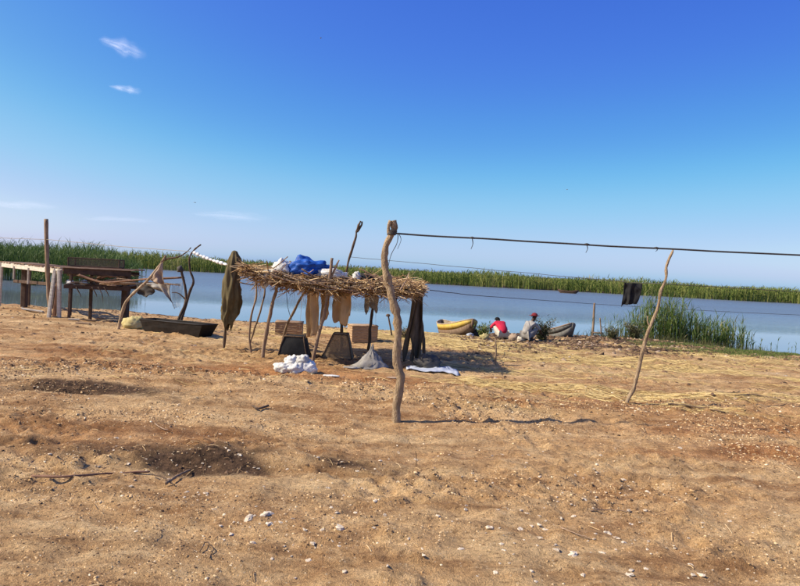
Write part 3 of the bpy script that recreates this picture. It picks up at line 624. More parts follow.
# thatch: thousands of stalks, plus fringe hanging from the edge
def thatch(n, x, y, z, a, tilt, L, w, sag):
    V = []; c3 = rng.normal(0, .09, n)
    for t in (-1, -.33, .33, 1):
        bow_ = (1 - t * t)
        pxy = np.stack([x + np.cos(a) * L / 2 * t - np.sin(a) * c3 * bow_ * L, y + np.sin(a) * L / 2 * t + np.cos(a) * c3 * bow_ * L, z + tilt * t * L / 2 - sag * t * t], -1)
        sd = np.stack([-np.sin(a) * w, np.cos(a) * w, np.zeros(n)], -1); up = np.zeros((n, 3)); up[:, 2] = w * 1.3
        V += [pxy - sd, pxy + sd, pxy + up]
    V = np.stack(V, 1).reshape(-1, 3); q = np.concatenate([np.array([[0, 2, 5, 3], [2, 1, 4, 5], [1, 0, 3, 4]]) + 3 * k for k in range(3)])[None]
    return V, ((np.arange(n) * 12)[:, None, None] + q).reshape(-1, 4)
n = 6200
x = SX0 - .05 + (SX1 - SX0 + .1) * np.clip(rng.normal(.5, .36, n) % 1.0, 0, 1); y = np.where(rng.random(n) < .45, 14.66 + np.abs(rng.normal(0, .35, n)), rng.uniform(14.6, 17.75, n))
zc = 2.05 - 0.042 * (x + 3.7) + 0.15 * fbm(x * 1.1, y * 1.1, 111, 3) - 0.10 * np.exp(-((x + 2.0) / 0.9) ** 2)
z = zc + rng.uniform(-0.15, 0.01, n); a = np.where(rng.random(n) < 0.55, rng.normal(0.0, 0.5, n), rng.uniform(0, 3.14, n)); L = rng.uniform(0.15, 0.9, n) * np.where(rng.random(n) < .1, 1.5, 1)
lim = np.minimum(np.abs((x - (SX0 - .22)) / np.maximum(np.abs(np.cos(a)), .05)), np.abs(((SX1 + .14) - x) / np.maximum(np.abs(np.cos(a)), .05))) * 2; L = np.minimum(L, lim * rng.uniform(.55, 1.5, n) + .04)
V, F_ = thatch(n, x, y, z, a, rng.normal(0, .24, n), L, rng.uniform(0.004, 0.013, n), rng.uniform(0, .07, n))
o = stuff('thatch', V - np.array(sh_c), F_, M['thatch'], 'tangled dry reed thatch'); o.parent = SHL
n = 620
x = rng.uniform(SX0, SX1 + .05, n); fr = rng.random(n) < 0.8; y = np.where(fr, rng.uniform(14.5, 14.95, n), rng.uniform(15, 17.6, n)); zt = 2.0 - 0.042 * (x + 3.7) - 0.14 * np.exp(-((x + 2.0) / 0.9) ** 2) + .1 * rng.normal(0, .5, n)
L = rng.uniform(0.08, 0.36, n) * np.where(rng.random(n) < 0.12, 1.9, 1) * (0.6 + 1.0 * sstep(-.1, .3, fbm(x * 2.2, x * 0, 113, 2))); az = rng.uniform(0, 6.28, n)
V, F_ = blades(np.stack([x, y, zt], -1), -L, np.full(n, 0.012), np.stack([np.cos(az), np.sin(az) * .5], -1) * rng.uniform(0.02, 0.22, n)[:, None], 0.0, 3)
o = stuff('hanging_fringe', V - np.array(sh_c), F_, M['thatch'], 'dry stalks dangling from the roof edge'); o.parent = SHL
# rope hanging under the roof
stick(MB(), [sp(286, 272, 15.3), sp(287, 300, 15.3), sp(289, 312, 15.3), sp(292, 320, 15.3)], 0.008, 0.006, 14, 5).build('hanging_rope', M['rope'], SHL)
stick(MB(), [sp(345, 278, 15.0), sp(370, 287, 15.0), sp(393, 285, 15.0), sp(415, 287, 15.2)], 0.016, 0.012, 18, 6).build('beam', M['stick'], SHL)

# things on the roof
def neck(p, d): return p
def blue_shape(p, d):
    if d.x > 0.15: k = (d.x - 0.15); p.z = p.z * (1 - 0.55 * k) + 0.10 * k; p.y *= (1 - 0.55 * k); p.x *= 1 + 0.22 * k
    if d.x < -0.35: p.z -= 0.14 * (-d.x - 0.35)
    return p
bl = sp(306, 270, 15.1)
tag(lump((bl.x, 15.1, roofz(bl.x) + 0.0), (0.47, 0.36, 0.27), 4.1, 0.14, 1.5, 40, 26, 0.45, blue_shape, ridges=0.55).build('plastic_sack', M['blue']), 'crumpled bright blue plastic sack lying on the thatched roof', 'sack')
for (px, py, sx, sy, sz, sd, lab) in ((283, 262, .22, .2, .21, 1.3, 'white cloth bundle on the roof edge just left of the blue sack'), (331, 269, .34, .22, .13, 7.7, 'flat white cloth bundle on the roof just right of the blue sack'), (357, 268, .10, .10, .13, 9.2, 'small white bundle standing on the roof at the foot of the tall stick')):
    p = sp(px, py, 15.0); rz = roofz(p.x) + 0.01
    tag(lump((p.x, 15.0, rz), (sx, sy, sz), sd, 0.25, 1.8, 30, 20, 0.4, ridges=0.45).build('cloth_bundle', M['white_cloth']), lab, 'cloth')
p = sp(270, 268, 14.75)
tag(drape([(p.x - .20, 14.68, roofz(p.x) + .0), (p.x, 14.62, roofz(p.x) + .06), (p.x + .16, 14.66, roofz(p.x) + .08)], lambda u: 0.30 + 0.12 * math.sin(u * 5), 2.2, 0.035, 3.3, 18, 12, (0, -1, 0)).build('hanging_cloth', M['cream'], solid=0.006), 'cream rag hanging over the left front roof edge', 'cloth')
p = sp(367, 270, 15.2)
tag(lump((p.x, 15.1, roofz(p.x) + .0), (.16, .14, .13), 12.4, 0.25, 2, 22, 14, 0.3, ridges=0.5).build('cloth_bundle', M['black_cloth']), 'small black bundle on the roof behind the crooked pole', 'cloth')

# hanging sheets under the roof
tag(drape([sp(308, 285, 14.85), sp(313, 285, 14.75), sp(320, 286, 14.68)], lambda u: 1.22 - 0.1 * u, 1.6, 0.045, 2.0, 26, 24, (-.5, -.85, 0), 0.10, 0.9).build('hanging_sheet', M['burlap'], solid=0.008), 'long tan burlap sheet hanging below the middle of the shelter roof', 'sheet')
tag(drape([sp(320.5, 286, 15.0), sp(325, 286, 14.9), sp(331, 287, 14.8)], lambda u: 1.06 - .4 * u, 1.3, 0.045, 4.4, 22, 24, (-.5, -.85, 0), 0.12, 0.75).build('hanging_sheet', M['burlap'], solid=0.008), 'narrow tan burlap sheet hanging right beside the longest one', 'sheet')
tag(drape([sp(332, 286, 14.95), sp(341, 286, 14.8), sp(353, 288, 14.7)], lambda u: 0.40 + 0.48 * math.sin(.4 + u * 2.2), 2.3, 0.055, 5.0, 28, 18, (-.5, -.85, 0), 0.14, 0.8).build('hanging_sheet', M['burlap'], solid=0.008), 'shorter tan burlap sheet hanging just left of the crooked pole', 'sheet')
tag(drape([sp(364, 293, 16.3), sp(370, 295, 16.2), sp(379, 296, 16.1)], lambda u: .46 - .16 * u + .1 * math.sin(u * 9), 1.5, .04, 3, 18, 12, (-.4, -.9, 0), .25, .8).build('hanging_rag', M['grey_cloth'], solid=.008), 'small pale grey rag hanging under the right half of the roof', 'cloth')
tag(drape([sp(391, 287, 15.0), sp(394, 287, 15.0), sp(399, 288, 15.05)], lambda u: .34 + .1 * math.sin(4 * u), 1.2, .03, 8, 12, 12, (0, -1, 0), .1, .7).build('hanging_rag', M['black_cloth'], solid=.008), 'black rag hanging from the roof beside the crooked pole', 'cloth')
# dark netting draped on the right end posts
tag(drape([sp(414, 287, 15.45), sp(418, 286, 15.38), sp(423, 288, 15.5)], lambda u: 1.30 + .42 * abs(math.sin(u * 4.4 + .9)), 2.2, 0.07, 5.7, 30, 30, (-.2, -1, 0), .16, 2.1, (-.08, 0, 0)).build('draped_net', M['old_net'], solid=.012), 'dark brown net draped down the right corner post of the shelter', 'net')
# things under the shelter
def basket(px, base_y, d, w_bot, w_top, hgt, dep, mat, name, lab, cat, net, skew=0.0, apex=None):
    c = P(px, base_y, d); z0 = g(c.x, d); root = thing(name, Vector((c.x, d, z0)), lab, cat)
    bo = [Vector((c.x + sx * w_bot / 2, d + sy * dep / 2, z0 + .01)) for sx, sy in ((-1, -1), (1, -1), (1, 1), (-1, 1))]
    to = [Vector((c.x + skew + sx * w_top / 2, d + sy * dep * .36, z0 + hgt)) for sx, sy in ((-1, -1), (1, -1), (1, 1), (-1, 1))]
    for i in range(4):
        for a, b_ in ((bo[i], bo[(i + 1) % 4]), (to[i], to[(i + 1) % 4]), (bo[i], to[i])):
            stick(MB(), [a, a.lerp(b_, .5) + Vector((random.uniform(-.015, .015), 0, 0)), b_], .018, .015, 6, 6).build('rib', M['dark_stick'], root)
        mb = MB(); a0, a1, b0, b1 = bo[i], bo[(i + 1) % 4], to[i], to[(i + 1) % 4]; rows = []
        for r in range(9):
            rows.append([a0.lerp(a1, k / 8).lerp(b0.lerp(b1, k / 8), r / 8) + (Vector((c.x, d, 0)) - a0.lerp(a1, k / 8)).to_2d().to_3d().normalized() * (-.03 * math.sin(math.pi * k / 8) * math.sin(math.pi * r / 8) + .012 * mnoise.noise(Vector((k * .8, r * .8, i)))) for k in range(9)])
        mb.grid(rows).build('side_panel', net, root)
    rows = [[to[0].lerp(to[1], k / 6).lerp(to[3].lerp(to[2], k / 6), r / 6) + Vector((0, 0, .02 * mnoise.noise(Vector((k, r, 3))))) for k in range(7)] for r in range(7)]
    MB().grid(rows).build('top_panel', net, root)
    return root
basket(294.5, 356, 15.6, .70, .46, .50, .6, M['dark_stick'], 'fish_basket', 'tapered black fish basket under the shelter behind the white sack', 'basket', M['black_cloth'])
basket(337.5, 356, 15.9, .74, .34, .60, .62, M['dark_stick'], 'fish_trap', 'peaked brown netted fish trap under the middle of the shelter', 'fish trap', M['net_trap'], 0.06)
def box(px, base_y, d, w, h, dep, rot, mat, lab):
    c = P(px, base_y, d); z0 = g(c.x, d) - .02; cs, sn = math.cos(rot), math.sin(rot); root = thing('woven_box', Vector((c.x, d, z0)), lab, 'box')
    def pt(u, v, z): return Vector((c.x + u * cs - v * sn, d + u * sn + v * cs, z0 + z))
    nlay = 6
    rows = []
    for j in range(nlay * 3 + 1):
        t = j / (nlay * 3); bul = (0.0, 0.006, 0.006)[j % 3] if 0 < j < nlay * 3 else 0; row = []
        per = [(-1, -1), (1, -1), (1, 1), (-1, 1)]
        for i in range(4):
            (u0, v0), (u1, v1) = per[i], per[(i + 1) % 4]
            for k in range(8):
                f = k / 8; u = u0 + (u1 - u0) * f; v = v0 + (v1 - v0) * f; nz = .012 * mnoise.noise(Vector((u * 6, v * 6, j * .9 + px)))
                row.append(pt(u * (w / 2 + bul + nz), v * (dep / 2 + bul + nz), t * h + .01 * mnoise.noise(Vector((u * 3, v * 3, px)))))
        rows.append(row)
    mb = MB(); mb.grid(rows, True); mb.build('body', mat, root, smooth=False)
    rows = [[pt((k / 5 - .5) * w * 1.04, (r / 5 - .5) * dep * 1.04, h + .012 + .03 * mnoise.noise(Vector((k * .7, r * .7, px)))) for k in range(6)] for r in range(6)]
    MB().grid(rows).build('lid', mat, root, solid=.03)
box(289, 336, 20.6, .84, .42, .55, 0.10, M['box_dark'], 'brown woven box at the shore seen between the left shelter posts')
box(362, 341, 19.8, .80, .50, .55, 0.35, M['box'], 'tan woven box at the shore behind the right half of the shelter')
p = G(295, 372)
wr = thing('plastic_sack', p, 'crumpled white sacks heaped on the ground before the front shelter post', 'sack')
for (ox, oy, oz, sx, sy, sz, sd, nm) in ((-.20, .0, -.01, .22, .17, .13, 2.2, 'lower_bag'), (.02, -.05, -.01, .20, .16, .14, 4.9, 'lower_bag'), (.24, .03, -.01, .20, .17, .16, 6.2, 'lower_bag'), (-.08, .06, .13, .15, .13, .13, 9.1, 'upper_bag'), (.14, .06, .15, .17, .14, .14, 16.2, 'upper_bag')):
    lump(p + Vector((ox, oy, oz)), (sx, sy, sz), sd, .22, 1.5, 34, 22, .5, ridges=.42).build(nm, M['white_cloth'], wr)
p = G(331, 376); q = MB()
lump(p + Vector((0, 0, 0)), (.17, .07, .02), 4, .3, 3, 18, 8, .3, mb=q); tag(q.build('plastic_scrap', M['white_cloth']), 'flat white plastic scrap on the soil right of the white sacks', 'litter')
p = G(393, 378); q = MB()
lump(p, (.15, .06, .018), 9, .3, 3, 18, 8, .3, mb=q); tag(q.build('plastic_scrap', M['tan_cloth']), 'flat pale scrap on the soil just left of the crooked pole', 'litter')
p = G(371, 368)
def cone(pp, d):
    t = max(0, (pp.z + .05) / .45); k = max(.16, 1 - .92 * min(1, t)); pp.x *= k * 1.25; pp.y *= k * 1.25; return pp
tag(lump(p + Vector((0, 0.1, 0)), (.30, .26, .40), 5.5, .16, 2.2, 34, 24, .12, cone, ridges=.6).build('cloth_sack', M['grey_cloth']), 'pale grey cloth sack slumped to a peak under the right half of the roof', 'sack')
p = G(352, 368); q = MB(); lump(p, (.2, .1, .03), 19, .3, 3, 18, 8, .3, mb=q); tag(q.build('cloth_rag', M['grey_cloth']), 'grey rag lying flat just left of the peaked grey sack', 'cloth')
p = G(432, 371)
rows = [[Vector((p.x + (k / 22 - .5) * 1.15, p.y + (r / 12 - .5) * .62 + .05 * math.sin(k * .5), g(p.x + (k / 22 - .5) * 1.15, p.y + (r / 12 - .5) * .62) + .03 + .05 * max(0, mnoise.noise(Vector((k * .35, r * .5, 3)))))) for k in range(23)] for r in range(13)]
tag(MB().grid(rows).build('plastic_sheet', M['pale_sheet'], solid=.01), 'pale blue plastic sheet spread on the ground at the right end of the shelter', 'sheet')
p = G(427, 369); p.z += .05
tag(lump(p + Vector((0, .1, 0)), (.30, .2, .2), 33.3, .25, 2, 30, 20, .3, ridges=.6).build('cloth_bundle', M['dark_cloth']), 'dark grey bundle lying on the pale blue sheet', 'cloth')

# ------------------------------------------------------------------ post with the olive robe
b0 = G(223.5, 348); d = b0.y
rp = thing('wooden_post', b0, 'slim dark post under the olive robe left of the shelter', 'post')
stick(MB(), [b0 - Vector((0, 0, .15)), P(226, 325, d), P(230, 290, d), P(234, 254, d)], .035, .028, 20).build('trunk', M['dark_stick'], rp)
stick(MB(), [P(232, 262, d), P(238, 266, d), P(247, 272, d - .2)], .03, .02, 10).build('crossbar', M['dark_stick'], rp)
rows = []
prof = [(0, 234.6, 250.6, .6), (.03, 234.6, 251.6, 2.6), (.08, 234.4, 254.5, 3.6), (.12, 234.2, 257.5, 5.2), (.17, 233.6, 261, 6.6), (.3, 232.5, 273, 7.6), (.44, 232.4, 284.4, 8.8), (.62, 232.2, 299, 10.0), (.8, 230.2, 314, 8.2), (.9, 228.2, 321, 6.0), (1.0, 228.0, 328, 3.6)]
for i in range(61):
    t = i / 60
    for (a, b_) in zip(prof[:-1], prof[1:]):
        if a[0] <= t <= b_[0]:
            f = (t - a[0]) / (b_[0] - a[0]); cx, cy, hw = [a[k] + (b_[k] - a[k]) * f for k in (1, 2, 3)]; break
    c = P(cx, cy, d - .02); w = hw / FPX * d; row = []
    for k in range(64):
        th = 2 * math.pi * k / 64; am = min(1, t * 5)
        tw = th + 1.1 * t + .5 * mnoise.noise(Vector((math.cos(th), math.sin(th), t * 2.4)))
        fold = 1 - abs(math.sin(3.5 * tw)) * .34 - abs(math.sin(5.5 * th - 4 * t)) * .14
        fo = 1 + am * (fold - .78) + .34 * am * mnoise.noise(Vector((math.cos(th) * 1.6, math.sin(th) * 1.6, t * 4 + 4)))
        hemz = .20 * max(0, t - .6) / .4 * (abs(math.sin(th * 1.5 + .4)) - .5) + .05 * am * mnoise.noise(Vector((math.cos(th) * 2, math.sin(th) * 2, t * 3)))
        row.append(c + Vector((math.cos(th) * w * fo, math.sin(th) * w * .7 * fo, hemz)))
    rows.append(row)
tag(MB().grid(rows, True).build('hanging_robe', M['olive'], solid=.008), 'dark olive robe draped over a post left of the shelter', 'robe')

# ------------------------------------------------------------------ wooden racks on the left
A0 = P(1, 264, 27.0); A1 = P(62, 272, 22.0)
zA = (A0.z + A1.z) / 2; A0.z = A1.z = zA
dirA = (A1 - A0).normalized(); back = Vector((-dirA.y, dirA.x, 0)).normalized()
if back.y < 0: back = -back
LA = (A1 - A0).length
ra = thing('wooden_rack', Vector((A1.x, A1.y, g(A1.x, A1.y))), 'long whitewashed wooden drying rack at the left edge', 'rack')
MB().bar(A0, A1, .05, .19).build('front_beam', M['white_wood'], ra, False)
MB().bar(A0 + back * 1.1, A1 + back * 1.1, .05, .14).build('back_beam', M['brown_wood'], ra, False)
for k in range(20):
    f = (k + .5) / 20; a = A0.lerp(A1, f) + Vector((0, 0, .12 + random.uniform(-.008, .008)))
    if k in (4, 9, 15): continue
    MB().bar(a - back * .06, a + back * 1.18 + dirA * random.uniform(-.08, .08), LA / 20 * random.uniform(.78, .95), .03).build('plank', M[random.choice(['brown_wood', 'tan_wood', 'brown_wood'])], ra, False)
for px, yb in ((15, 279), (29.5, 284)):
    f = (px - 1) / 61; dd = 1 / ((1 - f) / 27.0 + f / 22.0); a = P(px, 268 + f * 4, dd - .02); a = A0.lerp(A1, (a.x - A0.x) / (A1.x - A0.x)) - back * .03
    bz = P(px, yb, a.y).z
    MB().bar(a, Vector((a.x, a.y, bz)), .09, .06, (1, 0, 0)).build('bracket', M['white_wood'], ra, False)
def leg(px, py, pt, d, w, mat, par, topz=None, n='leg'):
    f = P(px, py, d); ft = Vector((f.x, d, g(f.x, d) - .06)); MB().bar(ft, pt, w, w, (0, 1, 0)).build(n, mat, par, False)
leg(59, 318, A1 + Vector((-.06, -.06, .05)), 21.95, .12, M['white_wood'], ra)
leg(48.5, 319, A1 + Vector((-.22, -.04, .02)), 21.8, .11, M['white_wood'], ra)
leg(54, 318, A1 + Vector((-.12, .1, .02)), 22.25, .10, M['brown_wood'], ra)
f0 = A0 + dirA * .1; MB().bar(Vector((f0.x - .05, f0.y, g(f0.x, f0.y) - .05)), f0 + Vector((0, 0, .08)), .11, .11, (0, 1, 0)).build('leg', M['white_wood'], ra, False)
for f in (.02, .45, .97):
    q = A0.lerp(A1, f) + back * 1.05; MB().bar(Vector((q.x, q.y, g(q.x, q.y) - .05)), q, .10, .10, (0, 1, 0)).build('leg', M['dark_wood'], ra, False)
q = A0.lerp(A1, .3) + back * .3; MB().bar(Vector((q.x, q.y, g(q.x, q.y) - .05)), q, .22, .2, (0, 1, 0)).build('leg', M['dark_wood'], ra, False)
r0 = P(14, 281, 26.0); r1 = P(60, 285, 23.2); MB().bar(r0, r1, .06, .12).build('lower_rail', M['dark_wood'], ra, False)
# second rack
B0 = P(64, 269, 21.85); B1 = P(131, 276, 22.3); zb = P(64, 272, 21.85).z; B0.z = B1.z = zb
dirB = (B1 - B0).normalized(); bkB = Vector((-dirB.y, dirB.x, 0)); LB = (B1 - B0).length
rb = thing('wooden_rack', Vector((B0.x, B0.y, g(B0.x, B0.y))), 'dark brown wooden rack with a lower shelf beside the whitewashed rack', 'rack')
MB().bar(B0 + Vector((0, 0, .04)), B1 + Vector((0, 0, .04)), .05, .20).build('front_beam', M['dark_wood'], rb, False)
MB().bar(B0 + bkB * 1.6, B1 + bkB * 1.6, .05, .14).build('back_beam', M['dark_wood'], rb, False)
for k in range(9):
    v = k / 8 * 1.62; off = Vector((0, 0, .165 + random.uniform(-.01, .01)))
    MB().bar(B0 + bkB * v + off - dirB * random.uniform(0, .12), B1 + bkB * v + off + dirB * random.uniform(-.1, .3), .16, .03).build('plank', M[random.choice(['brown_wood', 'tan_wood', 'dark_wood'])], rb, False)
zs = P(80, 287, 22.0).z
MB().bar(Vector((B0.x, B0.y + .03, zs)), Vector((B1.x, B1.y + .03, zs)), .05, .13).build('lower_rail', M['dark_wood'], rb, False)
MB().bar(Vector((B0.x, B0.y + 1.5, zs)), Vector((B1.x, B1.y + 1.5, zs)), .05, .13).build('lower_rail', M['dark_wood'], rb, False)
for k in range(7):
    f = (k + .5) / 7; a = B0.lerp(B1, f); a.z = zs + .085
    MB().bar(a + bkB * .0, a + bkB * 1.55, .22, .025).build('shelf_plank', M['dark_wood'], rb, False)
for (px, py, d, w) in ((69, 316, 21.95, .09), (124, 317, 22.6, .22), (70, 314, 23.4, .09), (127, 315, 23.9, .12)):
    f = P(px, py, d); MB().bar(Vector((f.x, d, g(f.x, d) - .06)), Vector((f.x + .02, d, zb + .1)), w, w * .8, (0, 1, 0)).build('leg', M['dark_wood'], rb, False)
# pile of branches and nets on the shelf
pl = thing('branch_pile', Vector((B0.x + 1.0, 22.4, zs + .1)), 'tangle of branches heaped on the lower shelf of the dark rack', 'branches')
for k in range(26):
    x0 = random.uniform(B0.x + .2, B1.x - .1); y0 = random.uniform(21.9, 23.0); a = random.gauss(0, .35); L = random.uniform(.5, 1.3); z0 = zs + .12 + random.uniform(0, .26)
    p0 = Vector((x0 - math.cos(a) * L / 2, y0 - math.sin(a) * .3, z0)); p1 = Vector((x0 + math.cos(a) * L / 2, y0 + math.sin(a) * .3, z0 + random.uniform(-.12, .12)))
    stick(MB(), [p0, p0.lerp(p1, .5) + Vector((0, 0, random.uniform(-.1, .1))), p1], random.uniform(.012, .03), .01, 10, 6, .02).build('branch', M[random.choice(['stick', 'brown_wood', 'dark_stick', 'pole'])], pl)
for k in range(4):
    px = (76, 92, 104, 98)[k]; a = P(px, 287, 21.9); stick(MB(), [a, P(px + 4, 294, 21.9), P(px + 5, 302 if k == 3 else 297, 21.9)], .02, .01, 8, 6).build('branch', M['dark_stick'], pl)
for (px, sd, m_, lab) in ((70, 2, 'white_cloth', 'small white rag on the shelf at the left leg of the dark rack'), (84, 5, 'cream', 'small cream rag on the shelf amid the branches'), (112, 6, 'tan_cloth', 'tan rag on the right part of the dark rack shelf')):
    p = P(px, 283, 22.0); tag(lump((p.x, 22.0, zs + .10), (.13, .1, .10), sd, .3, 2.5, 18, 12, .3, ridges=.7).build('cloth_rag', M[m_]), lab, 'cloth')
# net crate on top of the rack
c0_ = P(68, 268, 22.9); c1_ = P(120, 272, 23.2); z0 = zb + .19
cr = thing('net_crate', Vector((c0_.x, c0_.y, z0)), 'long dark framed net cage on top of the dark rack', 'crate')
z1 = P(68, 257.5, 22.9).z
cs4 = [Vector((c0_.x, 22.9, z0)), Vector((c1_.x, 23.1, z0)), Vector((c1_.x, 23.5, z0)), Vector((c0_.x, 23.4, z0))]
for i in range(4):
    a, b_ = cs4[i], cs4[(i + 1) % 4]; up = Vector((0, 0, z1 - z0)); u2 = Vector((0, 0, z1 - z0 - .04))
    MB().bar(a + up, b_ + up, .035, .035).build('frame_bar', M['dark_wood'], cr, False); MB().bar(a + Vector((0, 0, .02)), b_ + Vector((0, 0, .02)), .035, .035).build('frame_bar', M['dark_wood'], cr, False)
    MB().bar(a, a + up, .045, .045, (0, 1, 0)).build('frame_bar', M['dark_wood'], cr, False)
    MB().grid([[a.lerp(b_, k / 6) + u2 * (r / 4) + Vector((0, .015 * mnoise.noise(Vector((k, r, i))), .02)) for k in range(7)] for r in range(5)]).build('net_panel', M['net'], cr)
# rails running out to the crooked sticks
rr = thing('pole_rail', P(80, 276, 21.7), 'two long thin poles lying from the dark rack to the crooked sticks', 'rail')
stick(MB(), [P(79, 275, 21.75), P(90, 279, 21.7), P(104, 282.5, 21.4), P(125, 281, 20.8), P(150, 279, 20.2), P(184, 277.5, 19.75)], .04, .03, 26, 7).build('rail', M['brown_wood'], rr)
stick(MB(), [P(100, 284, 21.7), P(130, 283.5, 20.8), P(155, 283, 20.2), P(180, 285, 19.9)], .035, .025, 20, 7).build('rail', M['stick'], rr)
# slanted stick and crooked sticks
b0 = G(118, 329); d = b0.y
ss = thing('forked_stick', b0, 'slanted branch propping the rail with a tan cloth on it', 'stick')
stick(MB(), [b0 - Vector((0, 0, .1)), P(121, 317, d), P(126, 302, d), P(136, 291, d), P(146, 282, d), P(157, 269, d), P(165, 258, d)], .05, .035, 30).build('trunk', M['pole'], ss)
TK = [o_ for o_ in ss.children if o_.name.startswith('trunk')][0]
stick(MB(), [P(161, 262, d), P(168, 258.5, d), P(178, 257, d), P(186, 252.5, d), P(191, 247.5, d)], .03, .012, 20).build('branch', M['dark_stick'], TK)
stick(MB(), [P(163, 261, d), P(165, 257, d), P(166, 255.5, d)], .035, .028, 6).build('fork', M['stick'], ss)
b0 = G(177, 331); d2 = b0.y
cs_ = thing('crooked_stick', b0, 'wavy double branched stick standing by the black trough', 'stick')
stick(MB(), [b0 - Vector((0, 0, .1)), P(180.5, 322, d2), P(185, 308, d2), P(190, 291, d2), P(193.5, 281, d2), P(190, 270, d2), P(189.5, 258, d2), P(194, 250, d2), P(201, 244.5, d2)], .05, .018, 40).build('trunk', M['dark_stick'], cs_)
stick(MB(), [P(175, 329, d2), P(179, 318, d2), P(185, 305, d2), P(186, 294, d2), P(184, 282, d2), P(181, 270, d2), P(179.5, 267, d2)], .045, .035, 26).build('branch', M['dark_stick'], cs_)
stick(MB(), [P(186, 300, d2), P(182, 296, d2), P(178, 293, d2), P(172, 292.5, d2)], .025, .012, 12).build('branch', M['dark_stick'], cs_)
lump(P(180, 272, d2), (.09, .09, .13), 3, .3, 2, 16, 12, .5).build('rag_knot', M['dark_cloth'], cs_)
tag(drape([P(150, 279.5, d - .03), P(157, 270, d - .05), P(163, 260.5, d - .03)], lambda u: .10 + .62 * u, 1.6, .05, 4, 20, 16, (0, -1, 0), .08, .9, (0.12, 0, 0)).build('hanging_cloth', M['tan_cloth'], solid=.01), 'tan cloth draped over the slanted branch', 'cloth')
tag(drape([P(146, 283.5, 20.3), P(157, 282.5, 20.1), P(171, 283.5, 20.0)], lambda u: .22 + .55 * u * u, 1.8, .06, 6, 20, 16, (0, -1, 0), .1, .6, (0.28, 0, 0)).build('hanging_cloth', M['grey_cloth'], solid=.01), 'grey white cloth hanging below the rail by the crooked stick', 'cloth')
tag(drape([P(136, 283, 20.5), P(146, 283.5, 20.4), P(156, 283, 20.3)], lambda u: .30 + .12 * math.sin(u * 3.1), 1.2, .06, 16, 18, 12, (0, -1, 0), .1, .8).build('hanging_net', M['dark_cloth'], solid=.01), 'dark net hanging in a swag below the rail', 'net')
tag(drape([P(172, 284, 19.8), P(178, 283, 19.75), P(183, 282, 19.7)], lambda u: .75, 1.2, .05, 9, 14, 16, (0, -1, 0), .3, .8).build('hanging_net', M['net_grey']), 'thin grey see-through net hanging from the crooked stick', 'net')
# sack and trough
p = G(134, 328)
tag(lump(p, (.36, .26, .24), 8.8, .18, 1.6, 30, 20, .5, ridges=.45).build('straw_sack', M['yellow_sack']), 'pale yellow lumpy sack on the ground left of the black trough', 'sack')
t0 = G(144, 331); t1 = G(200, 337.5); ax = (t1 - t0); L = ax.to_2d().length; ax = ax.normalized(); sd = Vector((-ax.y, ax.x, 0)).normalized()
tr = thing('metal_trough', t0.lerp(t1, .5), 'long black metal trough with sloping ends by the crooked stick', 'trough')
def tpt(u, v, z): 
    q = t0.lerp(t1, u) + sd * v; return Vector((q.x, q.y, t0.lerp(t1, u).z - .02 + z))
hh = .37
ou = [(0.0, 0.0, 0), (1.0, 0.0, 0), (1.0, .62, 0), (0.0, .62, 0)]
bot = [tpt(0.02, 0, 0), tpt(.97, 0, 0), tpt(.97, .42, 0), tpt(.02, .42, 0)]; top = [tpt(-.045, -.08, hh), tpt(1.06, -.08, hh), tpt(1.06, .48, hh), tpt(-.045, .48, hh)]
bot = [Vector(v) for v in bot]; top = [Vector(v) for v in top]
mb = MB(); rows = []
for z in range(7):
    row = []
    for i in range(4):
        for k in range(10): 
            a = bot[i].lerp(bot[(i + 1) % 4], k / 10); b_ = top[i].lerp(top[(i + 1) % 4], k / 10); q = a.lerp(b_, z / 6); q += sd * .012 * mnoise.noise(Vector((q.x * 3, z * .5, i))); row.append(q)
    rows.append(row)
mb.grid(rows, True); mb.f.append(tuple(range(39, -1, -1))); mb.build('shell', M['trough'], tr, False, solid=.015)
rim = [top[i].lerp(top[(i + 1) % 4], k / 6) for i in range(4) for k in range(6)] + [top[0]]
MB().tube(rim, .018, 6).build('rim', M['trough'], tr)
# ground litter by the racks
p = G(9, 297); bk = thing('concrete_block', p, 'pale concrete block at the foot of the whitewashed rack', 'block')
MB().bar(p + Vector((-.28, .1, .18)), p + Vector((.22, .0, .18)), .3, .38).build('block', M['concrete'], bk, False)
a = G(22, 309.5); b_ = G(43, 312.5); MB
tag(MB().bar(a + Vector((0, 0, .03)), b_ + Vector((0, 0, .03)), .12, .05).build('plank', M['white_wood'], smooth=False), 'short pale plank lying on the ground below the whitewashed rack', 'plank')
for k, (px, py) in enumerate(((74, 320), (90, 321), (101, 319), (83, 324), (110, 322))):
    a = G(px, py); L = (.35, .5, .3, .42, .25)[k]; an = (.2, -.3, .5, .1, -.6)[k]; dv = Vector((math.cos(an), math.sin(an) * .6, 0)) * L / 2
    tag(MB().bar(a - dv + Vector((0, 0, .025)), a + dv + Vector((0, 0, .03)), .09, .035).build('wood_scrap', M[('white_wood', 'dark_wood', 'tan_wood', 'tan_wood', 'dark_wood')[k]], smooth=False), ('pale wood scrap nearest the right whitewashed leg', 'long dark wood scrap below the middle of the dark rack', 'tan wood scrap below the right part of the dark rack', 'tan wood scrap lying in front of the others below the dark rack', 'short dark wood scrap at the slanted branch foot')[k], 'wood scrap')
